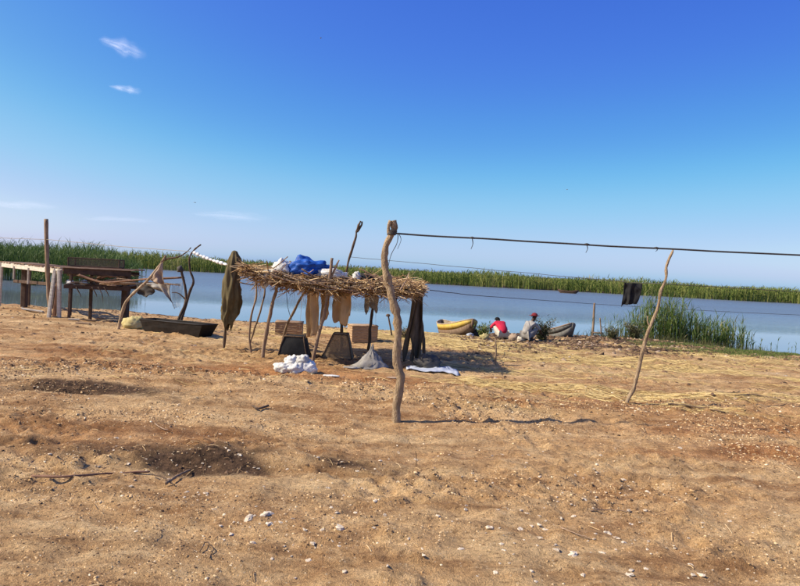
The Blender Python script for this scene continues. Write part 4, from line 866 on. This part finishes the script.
# tall post at left and its wire, with string of floats
tp, tp_pts = ground_pole('wooden_post', [(50, 318.5), (48.5, 290), (47, 255), (46, 219)], .075, .065, M['stick'], 'tall straight round post behind the whitewashed rack', 'post', d=22.4, n=20)
wl = thing('wire', P(48, 241, 22.4), 'thin grey wire from the left edge past the tall post to the crooked stick', 'wire')
cable([P(-60, 236, 24.0), P(48, 239.5, 22.32), P(120, 246.5, 20.8), P(190, 251.5, d2)], .008, 24).build('strand', M['pale_rope'], wl)
fs = thing('float_string', P(194, 251, d2), 'string of white fishing floats from the crooked stick to the olive robe', 'floats')
fa, fb = P(193, 252, d2), P(233, 266, 16.75)
cable([fa, fb], .008, 24, .04).build('cord', M['pale_rope'], fs)
for k in range(11):
    t = .05 + k * .086; fs_k = random.uniform(.75, 1.2); q = fa.lerp(fb, t); q.z -= .04 * 4 * t * (1 - t); dv = (fb - fa).normalized()
    MB().tube([q - dv * .11, q - dv * .09, q - dv * .05, q, q + dv * .05, q + dv * .09, q + dv * .11], [.010, .03 * fs_k, .042 * fs_k, .046 * fs_k, .042 * fs_k, .03 * fs_k, .010], 10).build('float', M['float'], fs)

# ------------------------------------------------------------------ middle lines, stakes and the black cloth
w2 = thing('clothesline', P(350.5, 257, 17.2), 'thin middle clothesline with the black cloth on it', 'clothesline')
cA, cB, cC = P(350.5, 257, 17.2), P(632, 282.5, 13.2), P(668, 284.0, 12.0)
cD = Vector((13.2, 12.2, 2.2))
cable([cA, cB, cC], .0055, 30, .0).build('strand', M['rope'], w2); cable([cC, cD], .0055, 40, .02).build('strand', M['rope'], w2)
e2 = Vector((13.2, 12.2, g(13.2, 12.2))); p2 = thing('wooden_pole', e2, 'plain pole at the far right end of the middle clothesline', 'pole')
stick(MB(), [e2 - Vector((0, 0, .2)), e2 + Vector((.05, 0, 1.2)), e2 + Vector((0, 0, 2.5))], .05, .04, 16).build('trunk', M['pole'], p2)
tag(drape([P(624.5, 282.6, 13.22), P(632, 283, 13.2), P(642.5, 283.6, 13.18)], lambda u: .48 - .06 * u, 1.8, .035, 2.6, 22, 18, (0, -1, 0), .06, .86, (-.06, 0, 0)).build('hanging_cloth', M['black_cloth'], solid=.012), 'black cloth hanging on the middle clothesline over the river', 'cloth')
# low rope over the water
kb0 = P(594.5, 304, 32.5); lowr = thing('rope', kb0, 'low rope stretched from the shelter over the water past the stake', 'rope')
eD = Vector((24.0, 34.0, 1.0))
cable([P(421, 289, 16.0), P(470, 295, 21.0), kb0], .010, 30, .0).build('strand', M['rope'], lowr); cable([kb0, eD], .010, 40, .05).build('strand', M['rope'], lowr)
st = thing('mooring_stake', Vector((kb0.x, 32.5, WATER)), 'thin grey stake standing in the shallows under the low rope', 'stake')
stick(MB(), [Vector((kb0.x - .05, 32.5, -1.5)), P(593, 330, 32.5), P(594.5, 303, 32.5)], .06, .05, 14).build('trunk', M['stick'], st)
stick(MB(), [P(601.5, 338, 32.3), P(601, 330, 32.3), P(600, 318, 32.3)], .04, .03, 8).build('side_post', M['stick'], st)
stick(MB(), [P(593, 332.5, 32.4), P(597, 332.8, 32.35), P(603, 333, 32.3)], .04, .035, 8).build('crosspiece', M['stick'], st)
es = thing('mooring_stake', Vector((24.0, 34.0, WATER)), 'plain stake in the water at the far right end of the low rope', 'stake')
stick(MB(), [Vector((24.0, 34, -2.0)), Vector((24.0, 34, 0)), Vector((24.0, 34, 1.1))], .06, .05, 10).build('trunk', M['stick'], es)
b0 = G(495.5, 365); a = thing('ground_stake', b0, 'short thin stake standing in the straw right of the shelter', 'stake')
stick(MB(), [b0 - Vector((0, 0, .1)), P(496, 352, b0.y), P(495.5, 340, b0.y)], .022, .018, 8).build('trunk', M['stick'], a)
b0 = G(392.5, 336); a = thing('ground_stake', b0, 'thin leaning stake at the shore behind the crooked pole', 'stake')
stick(MB(), [b0 - Vector((0, 0, .1)), P(390, 325, b0.y), P(388, 315, b0.y)], .03, .025, 8).build('trunk', M['dark_stick'], a)
lump(P(388, 316.5, b0.y), (.07, .05, .06), 2, .2, 2, 12, 8, .5).build('head', M['dark_stick'], a)

# ------------------------------------------------------------------ boats
def boat(name, bow, stern, beam_w, depth, rise, m_up, m_lo, m_in, lab, roll=0.0, thwarts=3, strake=.45):
    bow = Vector(bow); stern = Vector(stern); mid = (bow + stern) / 2; ax = (bow - stern); L = ax.length; ax.normalize(); sd = Vector((0, 0, 1)).cross(ax).normalized(); up = ax.cross(sd) if False else Vector((0, 0, 1))
    root = thing(name, mid, lab, 'boat')
    NS = 26
    def sec(u, inner=0.0):
        s = 2 * u - 1; wdt = beam_w / 2 * (1 - abs(s) ** 2.6) ** 0.75 + .03 - inner; top = depth + rise * abs(s) ** 2.4; flo = (depth + rise) * .62 * abs(s) ** 5
        wdt = max(wdt, .012)
        pr = [(0, flo + inner), (.50, flo + .01 + inner), (.72, flo + .12 * (top - flo) + inner * .6), (.86, flo + (1 - strake) * (top - flo)), (1.0, top)]
        c = stern.lerp(bow, u)
        def pt(w, z): q = sd * (w * wdt) + up * z; return c + q
        return [pt(-w, z) for w, z in reversed(pr)] + [pt(w, z) for w, z in pr[1:]]
    S = [sec(i / NS) for i in range(NS + 1)]; SI = [sec(i / NS, .035) for i in range(NS + 1)]
    MB().grid([r[1:8] for r in S]).build('hull', m_lo, root, solid=.02)
    MB().grid([r[0:2] for r in S]).build('upper_strake', m_up, root, solid=.03); MB().grid([r[7:9] for r in S]).build('upper_strake', m_up, root, solid=.03)
    LN = MB().grid(SI).build('lining', m_in, root)
    for u in (0, NS): q0, q1 = S[u][4], (S[u][0] + S[u][8]) / 2; MB().tube([q0 + Vector((0, 0, -.02)), q0.lerp(q1, .5), q1 + Vector((0, 0, .03))], .05, 8).build('stem_post', m_lo, root)
    for side in (0, 8): MB().tube([r[side] + Vector((0, 0, .012)) for r in S], .028, 6).build('gunwale', m_in, root)
    for k in range(thwarts):
        u = .25 + .5 * k / max(1, thwarts - 1); i = int(u * NS); a = S[i][1]; b_ = S[i][7]; MB().bar(a + Vector((0, 0, .05)), b_ + Vector((0, 0, .05)), .18, .035).build('thwart', m_in, LN, False)
    return root
zb = -0.62
bow = Vector((2.95, 25.9, g(2.95, 25.9) - .02)); stn = Vector((2.0, 29.9, WATER - .02))
boat('wooden_boat', bow, stn, 1.15, .50, .22, M['boat_yellow'], M['boat_hull'], M['boat_in'], 'yellow banded wooden boat pulled up on the shore')
p = bow.lerp(stn, .45) + Vector((0, 0, .12))
tag(lump(p, (.38, .7, .38), 44.0, .3, 2, 28, 18, .3, ridges=.6).build('net_heap', M['tan_cloth']), 'tan net heap lying inside the yellow boat', 'net')
p = P(475, 339, 26.4); p.z = g(p.x, 26.4)
tag(lump(p, (.22, .2, .20), 14.0, .3, 2, 22, 14, .3, ridges=.6).build('tarp_bundle', M['dark_cloth']), 'dark tarp heap at the bow of the yellow boat', 'tarp')
p = P(470, 340, 26.0); p.z = g(p.x, 26.0)
tag(lump(p, (.17, .13, .12), 24.0, .3, 2, 20, 12, .3, ridges=.6).build('tarp_bundle', M['pale_sheet']), 'small pale blue plastic heap under the bow of the yellow boat', 'tarp')
bw2 = P(572, 338, 27.3); sn2 = P(541, 336, 29.4); bw2.z = g(bw2.x, bw2.y) - .02; sn2.z = WATER
boat('wooden_boat', bw2, sn2, .95, .44, .20, M['boat_grey'], M['boat_grey'], M['tan_wood'], 'weathered grey wooden boat behind the seated person')
fb1 = P(558, 294, 132); fb2 = P(578, 295, 131); fb1.z = fb2.z = WATER - .15
boat('wooden_boat', fb2, fb1, 1.1, .55, .35, M['dark_wood'], M['dark_wood'], M['brown_wood'], 'small dark boat far out by the opposite reeds', thwarts=2)

# ------------------------------------------------------------------ bushes
def bush(px, py, w, hgt, nleaf, lab, mat='brush', d=None, leaf=.05, name='bush', dry=True):
    p = G(px, py) if d is None else P(px, py, d); z0 = max(g(p.x, p.y), WATER); p = Vector((p.x, p.y, z0)); root = thing(name, p, lab, 'bush')
    tips = []
    for k in range(16):
        a = random.uniform(0, 6.28); r = random.uniform(.1, .5) * w; hh = hgt * random.uniform(.6, 1.05)
        q = [p, p + Vector((math.cos(a) * r * .4, math.sin(a) * r * .35, hh * .5)), p + Vector((math.cos(a) * r, math.sin(a) * r * .7, hh))]; tips.append(q)
        stick(MB(), q, .012, .004, 8, 5, .02).build('stem', M['stick'], root)
    n = nleaf; k = rng.integers(0, len(tips), n); t = rng.uniform(.15, 1.05, n); base = np.array([tuple(spline(tips[i], 6)[min(6, int(f * 6))]) for i, f in zip(k, t)]) + rng.normal(0, .06 * w + .02, (n, 3)) * np.array([1, 1, .7]); base[:, 2] = np.maximum(base[:, 2], z0)
    az = rng.uniform(0, 6.28, n); V, F_ = blades(base - np.array(p), rng.uniform(.3, 1, n) * leaf * 1.6, np.full(n, leaf * .5), np.stack([np.cos(az), np.sin(az)], -1) * leaf * 1.2, .3, 2)
    o = stuff('foliage', V, F_, M[mat], 'leaves'); o.parent = root; return root
bush(483, 337, .9, .55, 900, 'low green bush on the shore between the yellow boat and the red shirt', 'reed', leaf=.07)
bush(541, 340, 1.1, .75, 1500, 'grey green twiggy bush in front of the grey boat', 'brush', leaf=.07)
bush(32, 303, 1.9, 1.0, 2200, 'dark green bush below the whitewashed rack', 'reed', leaf=.10)
bush(612, 338, 1.0, .45, 700, 'low dry bush on the shore left of the reed clump', 'brush', leaf=.07)
bush(634, 338, 1.2, .6, 900, 'dry olive bush against the left side of the reed clump', 'brush', leaf=.08)
bush(404, 338, .7, .35, 300, 'small dark weed at the shore behind the crooked pole', 'brush', leaf=.05)

# ------------------------------------------------------------------ people
def skin_mesh(name, J, E, mat, root, loc, rz, sub=2, rootv=0):
    me = bpy.data.meshes.new(name); me.from_pydata([j[:3] for j in J], E, []); o = bpy.data.objects.new(name, me); col.objects.link(o)
    md = o.modifiers.new('skin', 'SKIN'); md.use_smooth_shade = True
    for i, j in enumerate(J): 
        r = j[3]; me.skin_vertices[0].data[i].radius = (r, r) if not isinstance(r, tuple) else r
        me.skin_vertices[0].data[i].use_root = (i == rootv)
    s = o.modifiers.new('sub', 'SUBSURF'); s.levels = sub; s.render_levels = sub
    bpy.context.view_layer.update(); ev = o.evaluated_get(bpy.context.evaluated_depsgraph_get()); nm = bpy.data.meshes.new_from_object(ev); bpy.data.objects.remove(o)
    nm.materials.clear(); nm.materials.append(mat); nm.polygons.foreach_set('use_smooth', [True] * len(nm.polygons))
    c, s_ = math.cos(rz), math.sin(rz)
    for v in nm.vertices: x, y, z = v.co; v.co = (x * c - y * s_, x * s_ + y * c, z)
    q = bpy.data.objects.new(name, nm); col.objects.link(q); q.parent = root; return q
def person(px, py, rz, bend, shirt, trousers, lab, hat=None, headup=0.0):
    p = G(px, py); root = thing('person', p, lab, 'person')
    chest = (0, .10 + bend * .16, .58 - bend * .04); nk = (0, .22 + bend * .22, .72 - bend * .07); hd = (0, nk[1] + .09 + .03 * bend, nk[2] + .12 - .10 * bend + headup)
    J = [(0, -.10, .22, .13), (0, 0, .40, .125), (*chest, .135), (*nk, .055), (hd[0], hd[1], hd[2], (.085, .10)), (hd[0], hd[1] + .03, hd[2] + .09, .06)]
    E = [(0, 1), (1, 2), (2, 3), (3, 4), (4, 5)]
    sleeves = []
    for s in (-1, 1):
        i = len(J); hip = (s * .10, -.06, .20, .09); knee = (s * .21, .27, .46, .062); ank = (s * .14, .06, .09, .04); heel = (s * .14, .03, .04, .038); toe = (s * .17, .24, .03, .03)
        J += [hip, knee, ank, heel, toe]; E += [(0, i), (i, i + 1), (i + 1, i + 2), (i + 2, i + 3), (i + 3, i + 4)]
        k = len(J); shd = (s * .17, chest[1] + .05, chest[2] + .05, .055); elb = (s * .27, chest[1] + .26, chest[2] - .16, .042); wri = (s * .16, chest[1] + .44, chest[2] - .28, .028); hnd = (s * .14, chest[1] + .50, chest[2] - .32, .03)
        J += [shd, elb, wri, hnd]; E += [(2, k), (k, k + 1), (k + 1, k + 2), (k + 2, k + 3)]; sleeves.append((shd, elb, wri))
        for f in range(4):
            b_ = len(J); ox = (f - 1.5) * .02; ln = (.065, .075, .07, .055)[f]
            J += [(hnd[0] + ox, hnd[1] + .04, hnd[2] - .015, .009), (hnd[0] + ox * 1.1, hnd[1] + .04 + ln * .7, hnd[2] - .05, .007)]; E += [(k + 3, b_), (b_, b_ + 1)]
        b_ = len(J); J += [(hnd[0] - s * .04, hnd[1] + .005, hnd[2] - .01, .010), (hnd[0] - s * .055, hnd[1] + .04, hnd[2] - .03, .008)]; E += [(k + 3, b_), (b_, b_ + 1)]
    b_ = len(J); J += [(hd[0], hd[1] + .105, hd[2] - .01, .014)]; E += [(4, b_)]
    body = skin_mesh('body', J, E, M['skin'], root, p, rz)
    # clothes: slightly larger shells over trunk, arms and legs
    S = [(0, -.13, .20, .165), (0, -.03, .40, .17), (chest[0], chest[1] - .01, chest[2], .18), (nk[0], nk[1] - .03, nk[2] - .02, .085)]; SE = [(0, 1), (1, 2), (2, 3)]
    for shd, elb, wri in sleeves:
        i = len(S); S += [(shd[0], shd[1], shd[2], .082), (elb[0], elb[1], elb[2], .062)]; SE += [(2, i), (i, i + 1)]
    skin_mesh('shirt', S, SE, shirt, root, p, rz)
    T = [(0, -.11, .19, .16)]; TE = []
    for s in (-1, 1):
        i = len(T); T += [(s * .11, -.05, .21, .115), (s * .215, .275, .465, .085), (s * .145, .06, .13, .06)]; TE += [(0, i), (i, i + 1), (i + 1, i + 2)]
    skin_mesh('trousers', T, TE, trousers, root, p, rz)
    c, s_ = math.cos(rz), math.sin(rz)
    def loc(x, y, z): return p + Vector((x * c - y * s_, x * s_ + y * c, z))
    lump(loc(hd[0], hd[1] - .015, hd[2] + .02), (.108, .118, .10), 3, .06, 3, 22, 14, .1).build('hair', M['hair'], root)
    for s in (-1, 1): lump(loc(hd[0] + s * .035, hd[1] + .088, hd[2] + .0), (.012, .012, .012), 1, 0, 1, 8, 6, 1).build('eye', M['eye'], root)
    if hat:
        ht = lump(loc(hd[0], hd[1] - .005, hd[2] + .06), (.115, .125, .09), 5, .05, 3, 22, 14, .1).build('hat', hat, root)
        hr = [[loc(hd[0] + math.cos(a) * r, hd[1] - .005 + math.sin(a) * r, hd[2] + .065 - .12 * (r - .11)) for a in np.linspace(0, 6.283, 25)] for r in (.11, .15, .19)]
        MB().grid(hr).build('hat_brim', hat, ht, solid=.012)
    return root
person(502, 339.5, 0.25, 1.0, M['red'], M['cream'], 'person in a red shirt crouching with their back turned at the shore')
person(527, 341, -0.9, 0.1, M['grey_cloth'], M['grey_cloth'], 'person in grey clothes and a red hat squatting by the bush', M['hat'], 0.04)
for (px, py, sx, sz, m_, sd, lab) in ((484.5, 339, .17, .14, 'yellow_sack', 3, 'small yellow bundle left of the red shirted person'), (514, 340.5, .20, .17, 'tan_cloth', 8, 'tan bundle just right of the red shirted person'), (521, 341, .15, .13, 'cream', 11, 'cream bundle at the feet of the person in the red hat'), (553, 333, .10, .30, 'grey_cloth', 17, 'pale grey bundle standing in the stern of the grey boat'), (563, 334, .22, .16, 'cream', 21, 'cream bundle lying in the grey boat')):
    p = G(px, py)
    if 'grey boat' in lab: p = P(px, py, 28.4 if px < 558 else 27.9); p.z = WATER + .28
    tag(lump(p, (sx, sx * .8, sz), sd, .25, 2.2, 22, 14, .4, ridges=.5).build('cloth_bundle', M[m_]), lab, 'bundle')

# ------------------------------------------------------------------ stones and sticks on the bare foreground
protos = []
for k in range(7):
    mb = lump((0, 0, 0), (1, .75, .42), 3.3 * k + 1, .75, 1.3, 8, 5, .35); me = bpy.data.meshes.new('stone'); me.from_pydata([tuple(v) for v in mb.v], [], mb.f); me.materials.append(M['stone']); protos.append(me)
LABEL_ST = 'small pale stone lying loose on the bare foreground soil'
def stone(px, py, wpx, label=LABEL_ST, grp='loose pale stones on the foreground soil'):
    p = G(px, py); r = wpx / FPX * p.y / 2; o = bpy.data.objects.new('stone', random.choice(protos)); col.objects.link(o)
    o.location = p - Vector((0, 0, r * .12)); o.rotation_euler = (random.uniform(-.2, .2), random.uniform(-.2, .2), random.uniform(0, 6.28)); o.scale = (r, r, r * random.uniform(.7, 1.1)); tag(o, label, 'stone', grp)
for (px, py, w, lab) in ((249, 518, 11, 'pale stone left of the brightest pair in the lower foreground'), (266, 514, 12, 'largest pale stone of the group left of the image centre'), (269, 524, 9, 'pale stone just below the largest foreground stone'), (340, 528, 12, 'pale stone standing alone between the two stone groups'), (308, 561, 8, 'small pale stone alone near the bottom edge left of centre'), (573, 555, 11, 'flat pale stone in the lower right centre group'), (556, 550, 8, 'small pale stone left of the flat stone in the lower right centre'), (490, 528, 9, 'pale stone nearest the centre of the lower foreground'), (628, 575, 10, 'pale stone at the bottom edge right of centre'), (700, 575, 9, 'pale stone at the bottom edge near the right corner'), (520, 529, 8, 'pale stone right of the centre stone in the lower foreground'), (607, 533, 8, 'pale stone in the lower foreground under the leaning pole')):
    stone(px, py, w, lab, 'larger pale stones in the lower foreground')
REG = [(262, 520, 'small pale stone near the largest foreground stone, left of centre'), (340, 530, 'small pale stone near the lone stone left of the bottom centre'), (560, 550, 'small pale stone near the flat stone in the lower right centre'), (500, 530, 'small pale stone around the centre of the lower foreground'), (620, 545, 'small pale stone in the lower foreground under the leaning pole'), (690, 570, 'small pale stone in the bottom right corner'), (300, 545, 'small pale stone low in the foreground under the white sacks'), (450, 560, 'small pale stone near the bottom edge under the yellow boat'), (150, 460, 'small pale stone beside the long thin stick at the left'), (220, 480, 'small pale stone right of the pale forked stick'), (560, 455, 'small pale stone in the middle ground below the pole shadow'), (650, 500, 'small pale stone on the bare soil far below the leaning pole'), (430, 470, 'small pale stone near the tiny upright twig')]
cl_c = [(262, 520), (340, 530), (560, 550), (500, 530), (620, 545), (690, 570), (300, 545), (450, 560), (150, 460), (220, 480), (560, 455), (650, 500), (520, 500), (430, 470)]
for k in range(250):
    cx, cy = random.choice(cl_c); px = random.gauss(cx, 55); py = random.gauss(cy, 24)
    if not (5 < px < 795 and 400 < py < 583): continue
    stone(px, py, random.choice((2.5, 3, 3, 4, 4, 5, 6)) * (0.6 + (py - 380) / 330), min(REG, key=lambda r: math.hypot(px - r[0], 1.6 * (py - r[1])))[2])
def ground_stick(px, r0, r1, mat, lab, lift=.01, cat='stick'):
    pts = []
    for x, y in px:
        p = G(x, y); p.z = max(p.z, float(gh(p.x, p.y, False))) + r0 + lift; pts.append(p)
    m_ = MB(); stick(m_, pts, r0, r1, 24, 7, .008); return tag(m_.build('fallen_stick', mat), lab, cat)
ground_stick([(32, 480), (70, 478.5), (110, 476), (150, 474)], .013, .009, M['brown_wood'], 'long thin straight stick lying across the left foreground')
ground_stick([(166, 487), (176, 481), (190, 473)], .016, .010, M['stick'], 'short pale forked stick right of the long foreground stick')
ground_stick([(152, 477), (164, 482), (174, 487)], .008, .005, M['dark_stick'], 'short dark twig crossing the pale forked stick')
ground_stick([(268, 408), (258, 411), (252, 409)], .018, .012, M['dark_stick'], 'small dark chunk of wood in the left middle ground')
ground_stick([(200, 553), (206, 545), (213, 551), (209, 560)], .004, .003, M['dark_stick'], 'fine curled twig near the bottom edge')
b0 = G(416, 466); a = thing('twig', b0, 'tiny upright twig in the soil below the crooked pole', 'twig')
stick(MB(), [b0 - Vector((0, 0, .03)), P(416.5, 458, b0.y), P(415.5, 451, b0.y)], .006, .004, 8, 6).build('stem', M['dark_stick'], a)
ground_stick([(560, 529), (575, 535), (590, 540)], .006, .004, M['tan_wood'], 'thin pale straw stalk in the right foreground')
ground_stick([(155, 425), (162, 430), (168, 432)], .008, .005, M['tan_wood'], 'thin pale straw stalk in the left middle ground')
ground_stick([(590, 512), (610, 511), (628, 513)], .005, .004, M['tan_wood'], 'thin tan twig lying in the right foreground')
ground_stick([(735, 397), (755, 396.5), (780, 401)], .02, .012, M['dark_stick'], 'dark curved strip standing in for the black cloth shadow at the far right')  # dark shape added in place of the black cloth's cast shadow
ground_stick([(668, 407), (690, 409), (725, 414)], .02, .012, M['dark_stick'], 'dark strip on the straw standing in for the leaning pole shadow')  # no real wood: dark strip laid along the leaning pole's shadow

# ------------------------------------------------------------------ birds and clouds
def bird(px, py, dist, span, lab, bank):
    p = P(px, py, dist); root = thing('bird', p, lab, 'bird', 'birds in the sky')
    f = Vector((math.cos(bank), math.sin(bank) * .4, .05)).normalized(); s = f.cross(Vector((0, 0, 1))).normalized(); up = s.cross(f)
    MB().tube([p - f * span * .28, p - f * span * .15, p, p + f * span * .14, p + f * span * .24], [.008 * span, .05 * span, .075 * span, .05 * span, .01 * span], 8).build('body', M['bird'], root)
    for k in (-1, 1):
        rows = [[p + f * span * .08 + s * k * span * u * .5 + up * span * (.22 * u - .12 * u * u * 2) - f * span * .1 * u, p - f * span * (.08 - .02 * u) + s * k * span * u * .5 + up * span * (.22 * u - .12 * u * u * 2) - f * span * .1 * u] for u in (0, .3, .6, .85, 1)]
        MB().grid(rows).build('wing', M['bird'], root, solid=.01 * span)
bird(321, 38, 90, .55, 'tiny bird high in the sky right of the wispy clouds', .3)
bird(195, 202.5, 90, .6, 'tiny bird low in the sky above the floats', -.5)
bird(567, 189.5, 90, .5, 'tiny bird in the sky above the right part of the river', 2.8)
bird(27, 240.5, 60, .4, 'tiny bird over the reeds left of the tall post', .8)
cm, nt, b, out = nodes('thin_cloud')
at = N(nt, 'ShaderNodeAttribute', attribute_name='edge'); tc = N(nt, 'ShaderNodeTexCoord')
mp = N(nt, 'ShaderNodeMapping'); mp.inputs['Scale'].default_value = (2.6, 5.0, 1.0); mp.inputs['Rotation'].default_value = (0, 0, -.3); nt.links.new(tc.outputs['UV'], mp.inputs[0])
n1 = N(nt, 'ShaderNodeTexNoise', Scale=1.0, Detail=6.0, Roughness=.65); nt.links.new(mp.outputs[0], n1.inputs['Vector'])
mr = N(nt, 'ShaderNodeMapRange'); mr.inputs['From Min'].default_value = .25; mr.inputs['From Max'].default_value = .85; nt.links.new(n1.outputs['Fac'], mr.inputs['Value'])
mu = N(nt, 'ShaderNodeMath', operation='MULTIPLY'); nt.links.new(mr.outputs[0], mu.inputs[0]); nt.links.new(at.outputs['Fac'], mu.inputs[1])
tl = N(nt, 'ShaderNodeBsdfTranslucent'); tl.inputs[0].default_value = (.85, .86, .88, 1); df = N(nt, 'ShaderNodeBsdfDiffuse'); df.inputs[0].default_value = (.85, .86, .88, 1); ads = N(nt, 'ShaderNodeAddShader')
nt.links.new(tl.outputs[0], ads.inputs[0]); nt.links.new(df.outputs[0], ads.inputs[1])
tp_ = N(nt, 'ShaderNodeBsdfTransparent'); mx = N(nt, 'ShaderNodeMixShader'); nt.links.new(mu.outputs[0], mx.inputs[0]); nt.links.new(tp_.outputs[0], mx.inputs[1]); nt.links.new(ads.outputs[0], mx.inputs[2]); nt.links.new(mx.outputs[0], out.inputs[0])
def cloud(px0, px1, slope, py, hpx, alt, dens, lab, seed):
    NU, NV = 36, 12; V = []; E_ = []; UV = []
    for j in range(NV + 1):
        for i in range(NU + 1):
            u = i / NU; v = j / NV; x = px0 + (px1 - px0) * u; th = hpx * (math.sin(math.pi * u ** 1.4) ** .45 if 0 < u < 1 else 0) * (1 + .5 * mnoise.noise(Vector((u * 5, seed, 0))))
            y = py + slope * (x - px0) + (v - .5) * max(th, .6) + 1.2 * mnoise.noise(Vector((u * 4, v, seed)))
            r = ray(x, y); k = (alt - CAM.z) / r.z; q = CAM + r * k; q.z += alt * .004 * mnoise.noise(Vector((u * 6, v * 4, seed))); V.append(q); E_.append(dens * (math.sin(math.pi * v) ** 2.2) * (max(0, math.sin(math.pi * u ** .8)) ** 1.2)); UV.append((u + seed, v))
    c = sum(V, Vector()) / len(V); me = bpy.data.meshes.new('cloud')
    fs_ = [(j * (NU + 1) + i, j * (NU + 1) + i + 1, (j + 1) * (NU + 1) + i + 1, (j + 1) * (NU + 1) + i) for j in range(NV) for i in range(NU)]
    me.from_pydata([tuple(v - c) for v in V], [], fs_); me.materials.append(cm); me.polygons.foreach_set('use_smooth', [True] * len(fs_))
    a = me.attributes.new('edge', 'FLOAT', 'POINT'); a.data.foreach_set('value', E_)
    uv = me.uv_layers.new(name='UVMap')
    for l in me.loops: uv.data[l.index].uv = UV[l.vertex_index]
    o = bpy.data.objects.new('cloud', me); col.objects.link(o); o.location = c; tag(o, lab, 'cloud', 'thin clouds')
cloud(98, 148, .33, 39, 22, 2500, .6, 'wispy white cloud, the upper of the two at the upper left', 1.0)
cloud(108, 143, .17, 86, 10, 2500, .7, 'small wispy white cloud, the lower of the two at the upper left', 5.0)
cloud(-20, 62, .05, 203, 11, 1300, .35, 'faint cloud streak low in the sky at the left edge', 9.0)
cloud(190, 275, .07, 213, 13, 1300, .28, 'faint cloud streak low in the sky above the floats', 13.0)
cloud(80, 160, .04, 218, 8, 1300, .22, 'very faint cloud streak low in the sky above the net cage', 17.0)
